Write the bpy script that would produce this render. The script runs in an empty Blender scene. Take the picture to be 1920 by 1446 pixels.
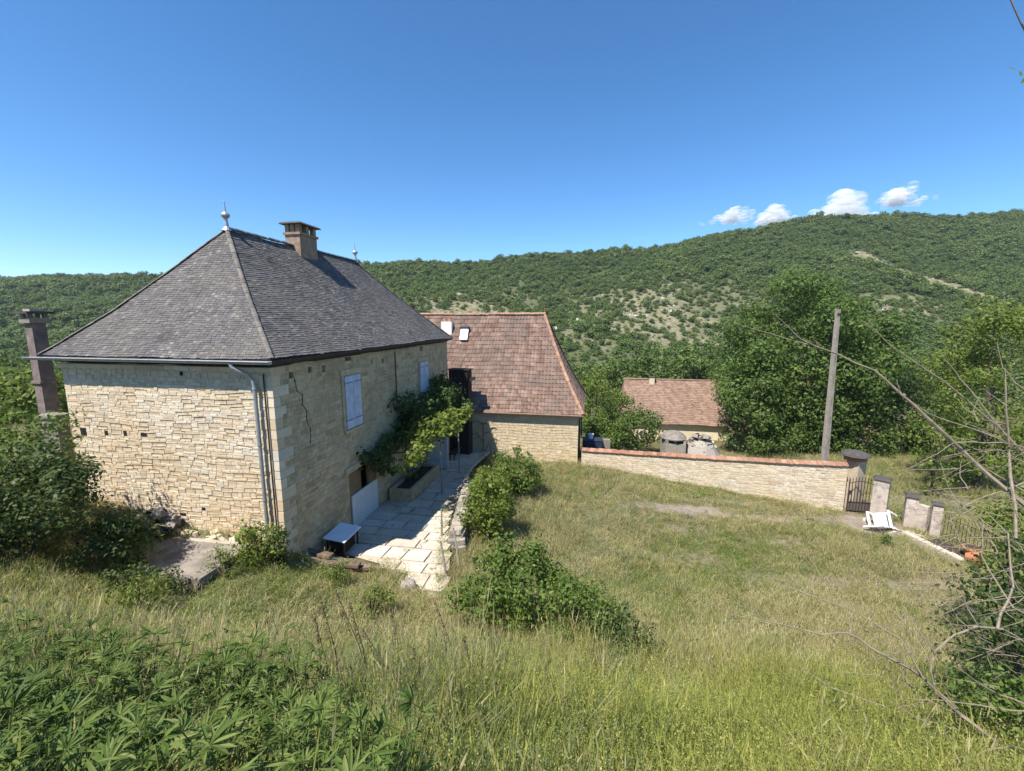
import bpy, math, random
import numpy as np
from mathutils import Vector, Matrix, Euler

random.seed(7)
rng = np.random.default_rng(7)
sc = bpy.context.scene
COL = sc.collection
PI = math.pi

# ------------------------------------------------------------------ camera
F, PITCH = 795.0, math.radians(8.7)          # focal length in px of a 1920 px wide frame
SN, CS = math.sin(PITCH), math.cos(PITCH)
cam_d = bpy.data.cameras.new('camera')
cam_d.sensor_width = 36.0
cam_d.lens = 36.0 * F / 1920.0
cam_d.clip_start, cam_d.clip_end = 0.05, 12000.0
cam = bpy.data.objects.new('camera', cam_d)
cam.location = (0, 0, 0)
cam.rotation_euler = (math.radians(90 - 8.7), 0, 0)
COL.objects.link(cam)
sc.camera = cam

# ------------------------------------------------------------------ world, sun, exposure
SUN_EL = math.radians(58.0)
SUN_HEAD = math.radians(43.0)                # heading the light travels to, from +Y towards +X
world = bpy.data.worlds.new('World')
sc.world = world
world.use_nodes = True
wn, wl = world.node_tree.nodes, world.node_tree.links
bg = wn['Background']
sky = wn.new('ShaderNodeTexSky')
sky.sky_type = 'NISHITA'
sky.sun_disc = False
sky.sun_elevation = SUN_EL
sky.sun_rotation = SUN_HEAD + PI
sky.altitude = 300
sky.air_density = 0.8
sky.dust_density = 0.0
sky.ozone_density = 5.0
hs = wn.new('ShaderNodeHueSaturation')
hs.inputs['Saturation'].default_value = 1.18
hs.inputs['Hue'].default_value = 0.497
wl.new(sky.outputs[0], hs.inputs['Color'])
wl.new(hs.outputs[0], bg.inputs[0])
bg.inputs[1].default_value = 0.118
sun_d = bpy.data.lights.new('sun', 'SUN')
sun_d.energy = 4.6
sun_d.angle = math.radians(0.55)
sun_d.color = (1.0, 0.95, 0.87)
sun = bpy.data.objects.new('sun', sun_d)
sdir = Vector((math.sin(SUN_HEAD) * math.cos(SUN_EL), math.cos(SUN_HEAD) * math.cos(SUN_EL), -math.sin(SUN_EL)))
sun.rotation_euler = sdir.to_track_quat('-Z', 'Y').to_euler()
sun.location = (-20, -20, 40)
COL.objects.link(sun)
sc.view_settings.view_transform = 'Standard'
sc.view_settings.look = 'None'
sc.view_settings.gamma = 1.0
sc.view_settings.exposure = 0.9
try:
    sc.view_settings.use_curve_mapping = False
except Exception:
    pass
sc.render.engine = 'CYCLES'
sc.cycles.max_bounces = 8
sc.cycles.diffuse_bounces = 4
sc.cycles.transparent_max_bounces = 48
sc.cycles.sample_clamp_indirect = 6.0

# ------------------------------------------------------------------ helpers
def W(u, v, Y):
    """point of the place seen along photo pixel (u, v) at forward distance Y"""
    x, y = (u - 960) / F, (723 - v) / F
    a, b = CS + SN * y, -SN + CS * y
    return Vector((x / a * Y, Y, b / a * Y))

def vlen(a): return np.linalg.norm(a, axis=-1, keepdims=True)

class MB:
    """collects faces for one mesh object"""
    def __init__(s): s.v, s.f = [], []
    def add(s, vs, fs):
        o = len(s.v)
        s.v.extend([tuple(p) for p in vs]); s.f.extend([tuple(o + i for i in q) for q in fs])
    def box(s, c, size, rz=0.0, rot=None, taper=1.0):
        hx, hy, hz = size[0] / 2, size[1] / 2, size[2] / 2
        m = rot if rot is not None else Matrix.Rotation(rz, 3, 'Z')
        vs = []
        for z, k in ((-hz, 1.0), (hz, taper)):
            for x, y in ((-hx, -hy), (hx, -hy), (hx, hy), (-hx, hy)):
                vs.append(Vector(c) + m @ Vector((x * k, y * k, z)))
        s.add(vs, [(3, 2, 1, 0), (4, 5, 6, 7), (0, 1, 5, 4), (1, 2, 6, 5), (2, 3, 7, 6), (3, 0, 4, 7)])
    def prism(s, bot, top):
        n = len(bot)
        s.add(list(bot) + list(top), [tuple(range(n - 1, -1, -1)), tuple(range(n, 2 * n))] + [(i, (i + 1) % n, n + (i + 1) % n, n + i) for i in range(n)])
    def tube(s, pts, radii, n=6, cap=True):
        pts = [Vector(p) for p in pts]
        if not hasattr(radii, '__len__'): radii = [radii] * len(pts)
        rings = []
        for i, p in enumerate(pts):
            d = (pts[min(i + 1, len(pts) - 1)] - pts[max(i - 1, 0)])
            if d.length < 1e-9: d = Vector((0, 0, 1))
            d.normalize()
            a = d.cross(Vector((0, 0, 1)) if abs(d.z) < .9 else Vector((1, 0, 0))).normalized()
            b = d.cross(a)
            rings.append([p + (a * math.cos(2 * PI * k / n) + b * math.sin(2 * PI * k / n)) * radii[i] for k in range(n)])
        vs = [q for r in rings for q in r]
        fs = [(i * n + k, i * n + (k + 1) % n, (i + 1) * n + (k + 1) % n, (i + 1) * n + k) for i in range(len(pts) - 1) for k in range(n)]
        if cap: fs += [tuple(range(n)), tuple(range((len(pts) - 1) * n + n - 1, (len(pts) - 1) * n - 1, -1))]
        s.add(vs, fs)
    def lathe(s, c, prof, n=12):
        s.tube([Vector(c) + Vector((0, 0, z)) for r, z in prof], [max(r, .001) for r, z in prof], n)
    def mesh(s, name):
        m = bpy.data.meshes.new(name)
        m.from_pydata(s.v, [], s.f); m.validate(); m.update()
        return m

def np_mesh(name, verts, faces, smooth=False):
    """verts (N,3), faces (M,k) with one k"""
    m = bpy.data.meshes.new(name)
    verts = np.asarray(verts, np.float32); faces = np.asarray(faces, np.int32)
    k = faces.shape[1]
    m.vertices.add(len(verts)); m.vertices.foreach_set('co', verts.ravel())
    m.loops.add(faces.size); m.loops.foreach_set('vertex_index', faces.ravel())
    m.polygons.add(len(faces)); m.polygons.foreach_set('loop_start', np.arange(0, faces.size, k, dtype=np.int32))
    try: m.polygons.foreach_set('loop_total', np.full(len(faces), k, np.int32))
    except Exception: pass
    if smooth: m.polygons.foreach_set('use_smooth', np.ones(len(faces), bool))
    m.update(calc_edges=True); m.validate()
    return m

def tag(o, label=None, cat=None, group=None, kind=None):
    if label: o['label'] = label
    if cat: o['category'] = cat
    if group: o['group'] = group
    if kind: o['kind'] = kind
    return o

def obj(name, mesh, mat=None, parent=None, loc=(0, 0, 0), rot=None, scale=None):
    if isinstance(mesh, MB): mesh = mesh.mesh(name)
    if mat is not None and not mesh.materials: mesh.materials.append(mat)
    o = bpy.data.objects.new(name, mesh)
    COL.objects.link(o)
    if parent is not None: o.parent = parent
    o.location = loc
    if rot is not None: o.rotation_euler = rot
    if scale is not None: o.scale = scale
    return o

def thing(name, label, cat, loc=(0, 0, 0), rz=0.0, group=None):
    o = bpy.data.objects.new(name, None)
    o.empty_display_size = .2
    COL.objects.link(o)
    o.location = loc; o.rotation_euler = (0, 0, rz)
    return tag(o, label, cat, group)

# ------------------------------------------------------------------ materials
def mat_new(name, rough=0.85, spec=0.25):
    m = bpy.data.materials.new(name); m.use_nodes = True
    b = m.node_tree.nodes['Principled BSDF']
    b.inputs['Roughness'].default_value = rough
    b.inputs['Specular IOR Level'].default_value = spec
    return m, m.node_tree.nodes, m.node_tree.links, b

def ramp(n, stops, interp='LINEAR'):
    r = n.new('ShaderNodeValToRGB'); cr = r.color_ramp; cr.interpolation = interp
    while len(cr.elements) > 1: cr.elements.remove(cr.elements[-1])
    cr.elements[0].position = stops[0][0]; cr.elements[0].color = (*stops[0][1], 1)
    for p, c in stops[1:]:
        e = cr.elements.new(p); e.color = (*c, 1)
    return r

def noise(n, l, vec, scale, detail=5, rough=.6):
    t = n.new('ShaderNodeTexNoise'); t.inputs['Scale'].default_value = scale
    t.inputs['Detail'].default_value = detail; t.inputs['Roughness'].default_value = rough
    if vec is not None: l.new(vec, t.inputs['Vector'])
    return t

def island_random(n, l):
    g = n.new('ShaderNodeNewGeometry'); oi = n.new('ShaderNodeObjectInfo')
    a = n.new('ShaderNodeMath'); a.operation = 'ADD'
    l.new(g.outputs['Random Per Island'], a.inputs[0]); l.new(oi.outputs['Random'], a.inputs[1])
    f = n.new('ShaderNodeMath'); f.operation = 'FRACT'; l.new(a.outputs[0], f.inputs[0])
    return f.outputs[0]

def mix(n, l, fac, a, b, mode='MIX'):
    x = n.new('ShaderNodeMix'); x.data_type = 'RGBA'; x.blend_type = mode
    for s, val in ((x.inputs['Factor'], fac), (x.inputs['A'], a), (x.inputs['B'], b)):
        if hasattr(val, 'type') and hasattr(val, 'links'): l.new(val, s)
        elif isinstance(val, (int, float)): s.default_value = val
        else: s.default_value = (*val, 1)
    return x.outputs['Result']

def mat_stone(name, stops, var=.35, nscale=7.0, bump=.5, rough=.9, grime=None):
    """pieces that each take a tone of their own from stops, with grain and blotches"""
    m, n, l, b = mat_new(name, rough, .15)
    tc = n.new('ShaderNodeNewGeometry').outputs['Position']
    r = ramp(n, stops); l.new(island_random(n, l), r.inputs[0])
    t = noise(n, l, tc, nscale, 6, .65)
    rr = ramp(n, [(.3, (1 - var,) * 3), (.7, (1.0 + var * .4,) * 3)]); l.new(t.outputs[0], rr.inputs[0])
    c = mix(n, l, 1.0, r.outputs[0], rr.outputs[0], 'MULTIPLY')
    t2 = noise(n, l, tc, .55, 4, .6)
    r2 = ramp(n, [(.42, (0, 0, 0)), (.68, (1, 1, 1))]); l.new(t2.outputs[0], r2.inputs[0])
    if grime:
        sep = n.new('ShaderNodeMath'); sep.operation = 'MULTIPLY'; sep.inputs[1].default_value = grime[1]
        l.new(r2.outputs[0], sep.inputs[0])
        c = mix(n, l, sep.outputs[0], c, grime[0])
    l.new(c, b.inputs['Base Color'])
    t3 = noise(n, l, tc, nscale * 5, 4, .7)
    bp = n.new('ShaderNodeBump'); bp.inputs['Strength'].default_value = bump; bp.inputs['Distance'].default_value = .012
    l.new(t3.outputs[0], bp.inputs['Height']); l.new(bp.outputs[0], b.inputs['Normal'])
    return m

def mat_flat(name, col, var=.25, scale=6.0, rough=.8, bump=.2, spec=.25, metal=0.0, stain=None):
    m, n, l, b = mat_new(name, rough, spec)
    b.inputs['Metallic'].default_value = metal
    tc = n.new('ShaderNodeNewGeometry').outputs['Position']
    t = noise(n, l, tc, scale, 6, .65)
    lo, hi = tuple(c * (1 - var) for c in col), tuple(min(1, c * (1 + var * .6)) for c in col)
    r = ramp(n, [(.32, lo), (.68, hi)]); l.new(t.outputs[0], r.inputs[0])
    c = r.outputs[0]
    if stain:
        t2 = noise(n, l, tc, stain[1], 6, .7)
        r2 = ramp(n, [(.5, (0, 0, 0)), (.66, (1, 1, 1))]); l.new(t2.outputs[0], r2.inputs[0])
        c = mix(n, l, r2.outputs[0], c, stain[0])
    l.new(c, b.inputs['Base Color'])
    if bump:
        bp = n.new('ShaderNodeBump'); bp.inputs['Strength'].default_value = bump; bp.inputs['Distance'].default_value = .01
        t3 = noise(n, l, tc, scale * 6, 4, .7)
        l.new(t3.outputs[0], bp.inputs['Height']); l.new(bp.outputs[0], b.inputs['Normal'])
    return m

def mat_leaf(name, stops, trans=.35, rough=.55, spec=.25, nscale=.9, rw=.75):
    m, n, l, b = mat_new(name, rough, spec)
    out = n['Material Output']
    rnd = island_random(n, l)
    tc = n.new('ShaderNodeNewGeometry').outputs['Position']
    t = noise(n, l, tc, nscale, 3, .6)
    a = n.new('ShaderNodeMath'); a.operation = 'MULTIPLY_ADD'
    l.new(t.outputs[0], a.inputs[0]); a.inputs[1].default_value = .9
    hb = n.new('ShaderNodeMath'); hb.operation = 'MULTIPLY_ADD'; l.new(rnd, hb.inputs[0])
    hb.inputs[1].default_value = rw; hb.inputs[2].default_value = .045 - rw * .5
    l.new(hb.outputs[0], a.inputs[2])
    r = ramp(n, stops); l.new(a.outputs[0], r.inputs[0])
    l.new(r.outputs[0], b.inputs['Base Color'])
    tr = n.new('ShaderNodeBsdfTranslucent')
    hs = n.new('ShaderNodeHueSaturation'); hs.inputs['Value'].default_value = 1.5; hs.inputs['Hue'].default_value = .485
    l.new(r.outputs[0], hs.inputs['Color']); l.new(hs.outputs[0], tr.inputs['Color'])
    mx = n.new('ShaderNodeMixShader'); mx.inputs[0].default_value = trans
    l.new(b.outputs[0], mx.inputs[1]); l.new(tr.outputs[0], mx.inputs[2]); l.new(mx.outputs[0], out.inputs['Surface'])
    return m

M = {}
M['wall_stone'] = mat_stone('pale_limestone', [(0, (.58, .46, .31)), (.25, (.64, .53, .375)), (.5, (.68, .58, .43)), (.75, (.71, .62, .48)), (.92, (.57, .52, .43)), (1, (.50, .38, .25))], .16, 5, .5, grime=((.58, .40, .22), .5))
M['shade_stone'] = mat_stone('weathered_shade_limestone', [(0, (.45, .34, .19)), (.3, (.54, .42, .25)), (.6, (.59, .47, .29)), (.85, (.52, .43, .30)), (1, (.38, .285, .17))], .3, 4, .6, grime=((.30, .22, .15), .45))  # weathered stone, tones darker than the front wall: side-wall shade in the colour
M['mortar'] = mat_flat('lime_mortar', (.58, .47, .325), .3, 8, .95, .6)
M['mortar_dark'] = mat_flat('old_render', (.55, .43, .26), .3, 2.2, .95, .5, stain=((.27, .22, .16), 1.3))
M['barn_stone'] = mat_stone('honey_limestone', [(0, (.60, .46, .26)), (.3, (.66, .53, .32)), (.6, (.70, .58, .37)), (.85, (.66, .57, .41)), (1, (.54, .41, .24))], .25, 5, .5, grime=((.52, .36, .17), .4))
M['yard_stone'] = mat_stone('bleached_limestone', [(0, (.52, .43, .31)), (.3, (.60, .51, .38)), (.6, (.66, .57, .44)), (.85, (.60, .54, .44)), (1, (.47, .38, .28))], .28, 6, .6, grime=((.50, .37, .20), .35))
M['rubble'] = mat_stone('grey_rubble', [(0, (.15, .13, .12)), (.5, (.24, .21, .19)), (1, (.38, .34, .29))], .3, 9, .8)
M['dry_stone'] = mat_stone('lichened_stone', [(0, (.18, .16, .135)), (.5, (.31, .275, .225)), (1, (.44, .385, .31))], .3, 8, .8)
M['slate'] = mat_stone('grey_roof_tile', [(0, (.104, .098, .097)), (.35, (.124, .117, .115)), (.7, (.145, .136, .132)), (.9, (.172, .158, .147)), (1, (.23, .208, .175))], .4, 1.6, .5, .8, grime=((.150, .134, .115), .5))
M['slate_hip'] = mat_stone('lichened_hip_tile', [(0, (.15, .138, .12)), (1, (.25, .225, .185))], .35, 6, .5)
M['terracotta'] = mat_stone('weathered_red_tile', [(0, (.175, .112, .087)), (.3, (.215, .138, .106)), (.6, (.25, .165, .127)), (.85, (.30, .205, .158)), (1, (.21, .16, .13))], .45, 1.6, .4, grime=((.15, .115, .095), .8))
M['terracotta_ridge'] = mat_stone('pink_ridge_tile', [(0, (.32, .175, .12)), (1, (.43, .26, .18))], .3, 6, .4)
M['coping'] = mat_stone('orange_coping_tile', [(0, (.25, .12, .075)), (.5, (.33, .165, .105)), (1, (.42, .26, .18))], .35, 5, .4, grime=((.33, .22, .15), .4))
M['roof_deck'] = mat_flat('roof_boarding', (.06, .05, .045), .2, 5)
M['roof_deck_red'] = mat_flat('roof_battens', (.12, .065, .05), .2, 5)
M['far_tile'] = mat_stone('faded_brown_tile', [(0, (.21, .135, .10)), (.5, (.26, .17, .125)), (1, (.31, .21, .155))], .25, 2, .2)
M['zinc'] = mat_flat('zinc', (.40, .43, .46), .2, 8, .45, .05, .5, .6)
M['gutter'] = mat_flat('aged_zinc', (.36, .37, .37), .2, 5, .5, .05, .5, .35)
M['shutter'] = mat_flat('grey_blue_paint', (.50, .55, .66), .22, 3, .6, .1)
M['strap'] = mat_flat('blue_grey_iron', (.20, .25, .36), .2, 10, .6)
M['white_door'] = mat_flat('pale_painted_wood', (.62, .64, .65), .12, 4, .6, .1)
M['brown_wood'] = mat_flat('brown_wood', (.22, .15, .08), .3, 6, .7, .3)
M['black_wood'] = mat_flat('near_black_wood', (.022, .018, .019), .3, 7, .8, .3)
M['grey_wood'] = mat_flat('weathered_wood', (.28, .25, .21), .35, 9, .85, .4)
M['dark'] = mat_flat('dark_interior', (.018, .016, .015), .2, 4, .9, 0)
M['sheet'] = mat_flat('white_sheet_metal', (.74, .77, .80), .08, 3, .45, .05, .4)
M['white_plastic'] = mat_flat('white_plastic', (.80, .80, .78), .06, 5, .4, 0, .4)
M['concrete'] = mat_flat('stained_concrete', (.25, .215, .18), .4, 2.5, .95, .5, stain=((.15, .125, .10), 1.6))
M['pole'] = mat_flat('pole_concrete', (.33, .285, .235), .25, 4, .9, .4, stain=((.25, .22, .19), 3))
M['plaster'] = mat_flat('stained_pale_plaster', (.52, .44, .37), .3, 3, .9, .4, stain=((.20, .18, .17), 2.2))
M['iron'] = mat_flat('dark_brown_iron', (.045, .035, .03), .25, 10, .6, .2)
M['brick_dark'] = mat_flat('mauve_brown_stack', (.20, .155, .14), .3, 3, .9, .5, stain=((.30, .24, .20), 2.5))
M['chimney_stone'] = mat_flat('sooty_limestone', (.33, .24, .165), .35, 3.5, .9, .5, stain=((.20, .15, .11), 2.5))
M['cap_stone'] = mat_flat('dark_cap_stone', (.085, .075, .07), .3, 6, .9, .5)
M['terracotta_pot'] = mat_flat('terracotta', (.46, .19, .10), .2, 8, .8, .2)
M['blue_box'] = mat_flat('navy_paint', (.025, .035, .06), .2, 6, .5, 0, .4)
M['slab_pale'] = mat_stone('paving', [(0, (.54, .47, .38)), (.5, (.61, .54, .45)), (1, (.66, .59, .50))], .3, 2.2, .6, grime=((.44, .36, .25), .6))
M['bark'] = mat_flat('bark', (.12, .095, .07), .4, 12, .9, .7)
M['dead_bark'] = mat_flat('bleached_twig', (.25, .205, .15), .35, 14, .9, .4)
M['dark_stalk'] = mat_flat('dark_stalk', (.10, .08, .045), .3, 12, .9, 0)
M['earth'] = mat_flat('red_brown_earth', (.16, .105, .075), .35, 4, .95, .6, stain=((.24, .17, .13), 3))
M['dark_earth'] = mat_flat('dark_soil', (.06, .045, .037), .3, 5, .95, .5)
M['far_wall'] = mat_flat('cream_wall', (.66, .56, .38), .15, 1.5, .9, .2)
M['rock'] = mat_stone('limestone_outcrop', [(0, (.40, .36, .29)), (1, (.58, .53, .45))], .3, .6, .3)
M['leaf_big'] = mat_leaf('walnut_leaf', [(0, (.038, .070, .015)), (.4, (.080, .134, .028)), (.75, (.125, .182, .042)), (1, (.175, .215, .058))])
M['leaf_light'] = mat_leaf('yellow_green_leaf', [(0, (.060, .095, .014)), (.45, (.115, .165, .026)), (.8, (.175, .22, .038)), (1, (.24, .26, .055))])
M['leaf_dark'] = mat_leaf('dark_shrub_leaf', [(0, (.026, .046, .013)), (.45, (.060, .098, .026)), (.8, (.098, .135, .038)), (1, (.17, .16, .075))])
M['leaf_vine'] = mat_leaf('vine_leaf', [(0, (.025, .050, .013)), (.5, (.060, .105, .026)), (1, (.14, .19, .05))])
M['leaf_bush'] = mat_leaf('green_bush_leaf', [(0, (.042, .078, .014)), (.45, (.094, .152, .027)), (.8, (.145, .205, .042)), (1, (.20, .245, .06))])
M['leaf_herb'] = mat_leaf('herb_leaf', [(0, (.040, .075, .014)), (.4, (.088, .138, .027)), (.75, (.155, .205, .05)), (1, (.24, .25, .085))], .35, .6, .22)
M['leaf_hill'] = mat_leaf('oak_scrub_leaf', [(0, (.042, .076, .018)), (.3, (.078, .128, .030)), (.6, (.116, .164, .038)), (.85, (.155, .188, .054)), (1, (.20, .20, .08))], .25, nscale=.035, rw=.42)
M['grass_green'] = mat_leaf('green_grass', [(0, (.085, .130, .024)), (.5, (.175, .225, .048)), (1, (.29, .31, .085))], .35, .6)
M['grass_dry'] = mat_leaf('dry_grass', [(0, (.23, .20, .085)), (.5, (.38, .335, .16)), (1, (.56, .50, .28))], .35, .7)
M['grass_lime'] = mat_leaf('yellow_green_grass', [(0, (.16, .19, .038)), (.5, (.30, .315, .07)), (1, (.47, .45, .14))], .4, .6)
M['grass_blue'] = mat_leaf('blue_green_grass', [(0, (.090, .130, .055)), (.5, (.17, .215, .10)), (1, (.29, .315, .16))], .3, .6)

# ------------------------------------------------------------------ terrain heights
ANCH = np.array([
    (0, 0, -1.9), (-4, 0, -1.7), (-10, 0, -1.5), (5, 0, -2.1), (10, 0, -3.0), (0, -4, -1.2), (-12, -4, -1.0), (12, -4, -2.2),
    (0, 3, -3.7), (0, 6, -5.8), (0, 9, -7.25), (0, 12, -8.15), (4, 3, -3.9), (4, 6, -6.0), (4, 9, -7.6), (8, 4, -5.1), (8, 8, -7.5), (8, 12, -8.9),
    (12, 12, -9.2), (14, 8, -8.0), (12, 4, -5.6), (18, 6, -7.0), (24, 10, -9.2),
    (-4, 3, -3.5), (-4, 6, -5.6), (-4, 9, -7.2), (-8, 3, -3.2), (-8, 6, -5.1), (-8, 8.5, -6.4), (-12, 3, -2.9), (-12, 6, -4.3), (-12, 9, -5.4), (-14, 11, -5.4), (-18, 8, -4.0),
    (-6.9, 11.9, -6.95), (-8.3, 11.2, -6.55), (-10.3, 12.4, -6.43), (-12, 12.8, -6.2), (-14, 13.2, -5.8), (-9, 10.2, -6.85), (-18, 16, -5.6), (-18, 26, -7), (-30, 20, -5.5), (-30, 40, -9),
    (-6.0, 13.4, -7.85), (-5.5, 12.2, -7.75), (-2.0, 12, -8.05), (-4, 13, -8.06), (-5, 16, -8.1), (-3, 16, -8.2), (-3, 20, -8.3), (-5, 20, -8.1), (-3.2, 24, -8.75), (-2.5, 27.5, -9.2),
    (1.5, 17, -9.0), (4.3, 26.5, -9.3), (0, 24, -9.1), (10, 24, -9.6), (9, 20.4, -9.5), (17.3, 21.3, -10.0), (19.6, 18.6, -10.0), (18.8, 16.2, -9.9), (14, 17, -9.6), (5, 14, -8.95),
    (20, 28, -10.9), (32.7, 31.6, -11.2), (10, 40, -12.6), (15, 46, -13.2), (0, 45, -12.6), (-10, 40, -10.5), (30, 45, -13), (45, 30, -11.5), (45, 12, -9.5),
    (0, 70, -18), (40, 70, -18), (-40, 70, -15), (0, 110, -25), (60, 110, -25), (-70, 110, -22), (0, 160, -29), (110, 160, -29), (-120, 160, -27), (0, 260, -29), (200, 260, -29), (-200, 260, -29),
    (80, 0, -12), (-80, 0, -3), (160, 60, -24), (-160, 60, -14), (0, -60, 6), (90, -60, -4), (-90, -60, 8)], float)
def _tps(r): return np.where(r > 1e-9, r * r * np.log(np.maximum(r, 1e-9)), 0.0)
_A = ANCH[:, :2]
_K = _tps(np.linalg.norm(_A[:, None] - _A[None], axis=2)) + np.eye(len(_A)) * 0.35
_Pm = np.hstack([np.ones((len(_A), 1)), _A])
_S = np.linalg.solve(np.block([[_K, _Pm], [_Pm.T, np.zeros((3, 3))]]), np.concatenate([ANCH[:, 2], np.zeros(3)]))
def heights(x, y):
    x = np.asarray(x, float); y = np.asarray(y, float)
    q = np.stack([x.ravel(), y.ravel()], 1)
    out = np.empty(len(q))
    for i in range(0, len(q), 20000):
        b = q[i:i + 20000]
        out[i:i + 20000] = _tps(np.linalg.norm(b[:, None] - _A[None], axis=2)) @ _S[:-3] + _S[-3] + b @ _S[-2:]
    out = out + .05 * np.sin(q[:, 0] * 1.7 + np.sin(q[:, 1] * 1.1)) * np.cos(q[:, 1] * 1.3)
    return out.reshape(x.shape)
def zg(x, y): return float(heights([x], [y])[0])

# house frame: w to the left along the sunny wall, t along the shaded wall, o outward of the shaded wall
HA = math.radians(10.4943)
EX, EY = Vector((-math.cos(HA), math.sin(HA), 0)), Vector((math.sin(HA), math.cos(HA), 0))
HP = Vector((-6.86, 12.0, 0))
def H(w, t, z): return HP + EX * w + EY * t + Vector((0, 0, z))
HROT = math.pi - HA            # rotation that takes local x to EX

def in_poly(x, y, poly):
    x = np.asarray(x); y = np.asarray(y); r = np.zeros(x.shape, bool)
    n = len(poly)
    for i in range(n):
        x1, y1 = poly[i]; x2, y2 = poly[(i + 1) % n]
        c = ((y1 > y) != (y2 > y)) & (x < (x2 - x1) * (y - y1) / (y2 - y1 + 1e-12) + x1)
        r ^= c
    return r
def hpoly(pts): return [tuple(H(w, t, 0)[:2]) for w, t in pts]
HOUSE_POLY = hpoly([(0, 0), (7.54, 0), (7.54, 15.1), (0, 15.1)])
PATIO_HW = [(0, 1.7), (-2.2, 1.55), (-4.75, -.35), (-4.9, .6), (-4.3, 2.6), (-3.5, 4.6), (-3.0, 8), (-2.5, 12), (-2.4, 16.2), (0, 16.2)]
PATIO_POLY = hpoly(PATIO_HW)
BC = Vector((4.33, 27.0, 0))                 # barn front right corner
def B(w, t, z): return BC + EX * w + EY * t + Vector((0, 0, z))
BARN_POLY = [tuple(B(w, t, 0)[:2]) for w, t in ((0, 0), (16, 0), (16, 8), (0, 8))]

# ------------------------------------------------------------------ ground sheet
def make_ground():
    xs = np.concatenate([[-900, -600, -400, -260, -180, -120, -80, -60, -46, -36, -30], np.arange(-26, 34.01, .4), [37, 41, 46, 54, 64, 80, 110, 160, 230, 330, 500, 900]])
    ys = np.concatenate([[-300, -160, -90, -50, -30, -18, -12, -8], np.arange(-6, 50.01, .4), [52, 55, 58, 62, 68, 76, 86, 98, 115, 135, 160, 200, 260, 400, 900]])
    X, Y = np.meshgrid(xs, ys)
    Z = heights(np.clip(X, -260, 260), np.clip(Y, -90, 260))
    Z += rng.normal(0, .012, Z.shape)
    T = (X - HP.x) * EY.x + (Y - HP.y) * EY.y; Wd = (X - HP.x) * EX.x + (Y - HP.y) * EX.y
    PZ = -7.95 - .022 * np.clip(T, 0, 11) - .115 * np.clip(T - 11, 0, None)
    under = (T > .2) & (T < 16.6) & (Wd < .5) & (Wd > np.interp(T, [-.35, .6, 2.6, 4.6, 8, 12, 16.2], [-4.75, -4.9, -4.3, -3.5, -3, -2.5, -2.4])) & (T > 1.6 - .4 * np.clip(-Wd - 2.2, 0, 9))
    Z = np.where(under, np.minimum(Z, PZ - .13), Z)
    nx, ny = len(xs), len(ys)
    i = np.arange((ny - 1) * nx).reshape(ny - 1, nx)[:, :-1].ravel()
    m = np_mesh('ground', np.stack([X, Y, Z], -1).reshape(-1, 3), np.stack([i, i + 1, i + nx + 1, i + nx], 1), True)
    bare = np.zeros(X.shape)
    for cx, cy, rx, ry, k in BARE:
        d = ((X - cx) / rx) ** 2 + ((Y - cy) / ry) ** 2
        bare = np.maximum(bare, k * np.clip(1.4 - d, 0, 1))
    a = m.attributes.new('bare', 'FLOAT', 'POINT'); a.data.foreach_set('value', bare.ravel().astype(np.float32))
    mt, n, l, b = mat_new('meadow_soil', .95, .1)
    tc = n.new('ShaderNodeNewGeometry').outputs['Position']
    t1 = noise(n, l, tc, .35, 5, .6); t2 = noise(n, l, tc, 3.0, 6, .7); t3 = noise(n, l, tc, 22, 4, .7)
    r1 = ramp(n, [(.3, (.085, .095, .032)), (.5, (.155, .135, .058)), (.7, (.22, .18, .09))]); l.new(t1.outputs[0], r1.inputs[0])
    r2 = ramp(n, [(.3, (.55, .55, .55)), (.7, (1.2, 1.2, 1.2))]); l.new(t2.outputs[0], r2.inputs[0])
    c = mix(n, l, 1, r1.outputs[0], r2.outputs[0], 'MULTIPLY')
    rb = ramp(n, [(.3, (.20, .14, .105)), (.55, (.30, .25, .21)), (.75, (.37, .33, .29))]); l.new(t2.outputs[0], rb.inputs[0])
    at = n.new('ShaderNodeAttribute'); at.attribute_name = 'bare'
    mm = n.new('ShaderNodeMath'); mm.operation = 'MULTIPLY'; l.new(at.outputs['Fac'], mm.inputs[0])
    r4 = ramp(n, [(.3, (.35,) * 3), (.55, (1.0,) * 3)]); l.new(t3.outputs[0], r4.inputs[0]); l.new(r4.outputs[0], mm.inputs[1])
    c = mix(n, l, mm.outputs[0], c, rb.outputs[0])
    l.new(c, b.inputs['Base Color'])
    bp = n.new('ShaderNodeBump'); bp.inputs['Strength'].default_value = .6; bp.inputs['Distance'].default_value = .05
    l.new(t3.outputs[0], bp.inputs['Height']); l.new(bp.outputs[0], b.inputs['Normal'])
    tag(obj('ground', m, mt), kind='structure')
BARE = [(9.0, 20.3, 2.3, .75, 1.0), (6.6, 20.6, 1.4, .4, .7), (12.6, 19.6, 1.6, .4, .8), (15.2, 19.8, 1.8, .6, .6), (11.5, 21.6, 2.2, .35, .6), (17.6, 19.6, 1.8, 1.4, 1.0), (18.9, 17.2, 1.0, 1.6, .9),
        (6.5, 15.5, 2.2, .5, .45), (10.5, 14.2, 2.5, .7, .5), (14.5, 12.5, 2.0, .8, .45), (-9.4, 11.2, 1.9, 1.0, 1.0), (13.2, 10.8, 1.6, .45, .6), (15.0, 14.2, 2.4, .5, .7), (11.0, 12.6, 1.3, .4, .5), (7.6, 18.2, 1.8, .4, .5), (12.4, 17.4, 2.2, .35, .5), (-6.2, 13.0, 1.0, .6, .9), (-10.5, 12.4, 2.4, .5, .7), (25, 24, 5, 1.0, .5)]
make_ground()

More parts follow.
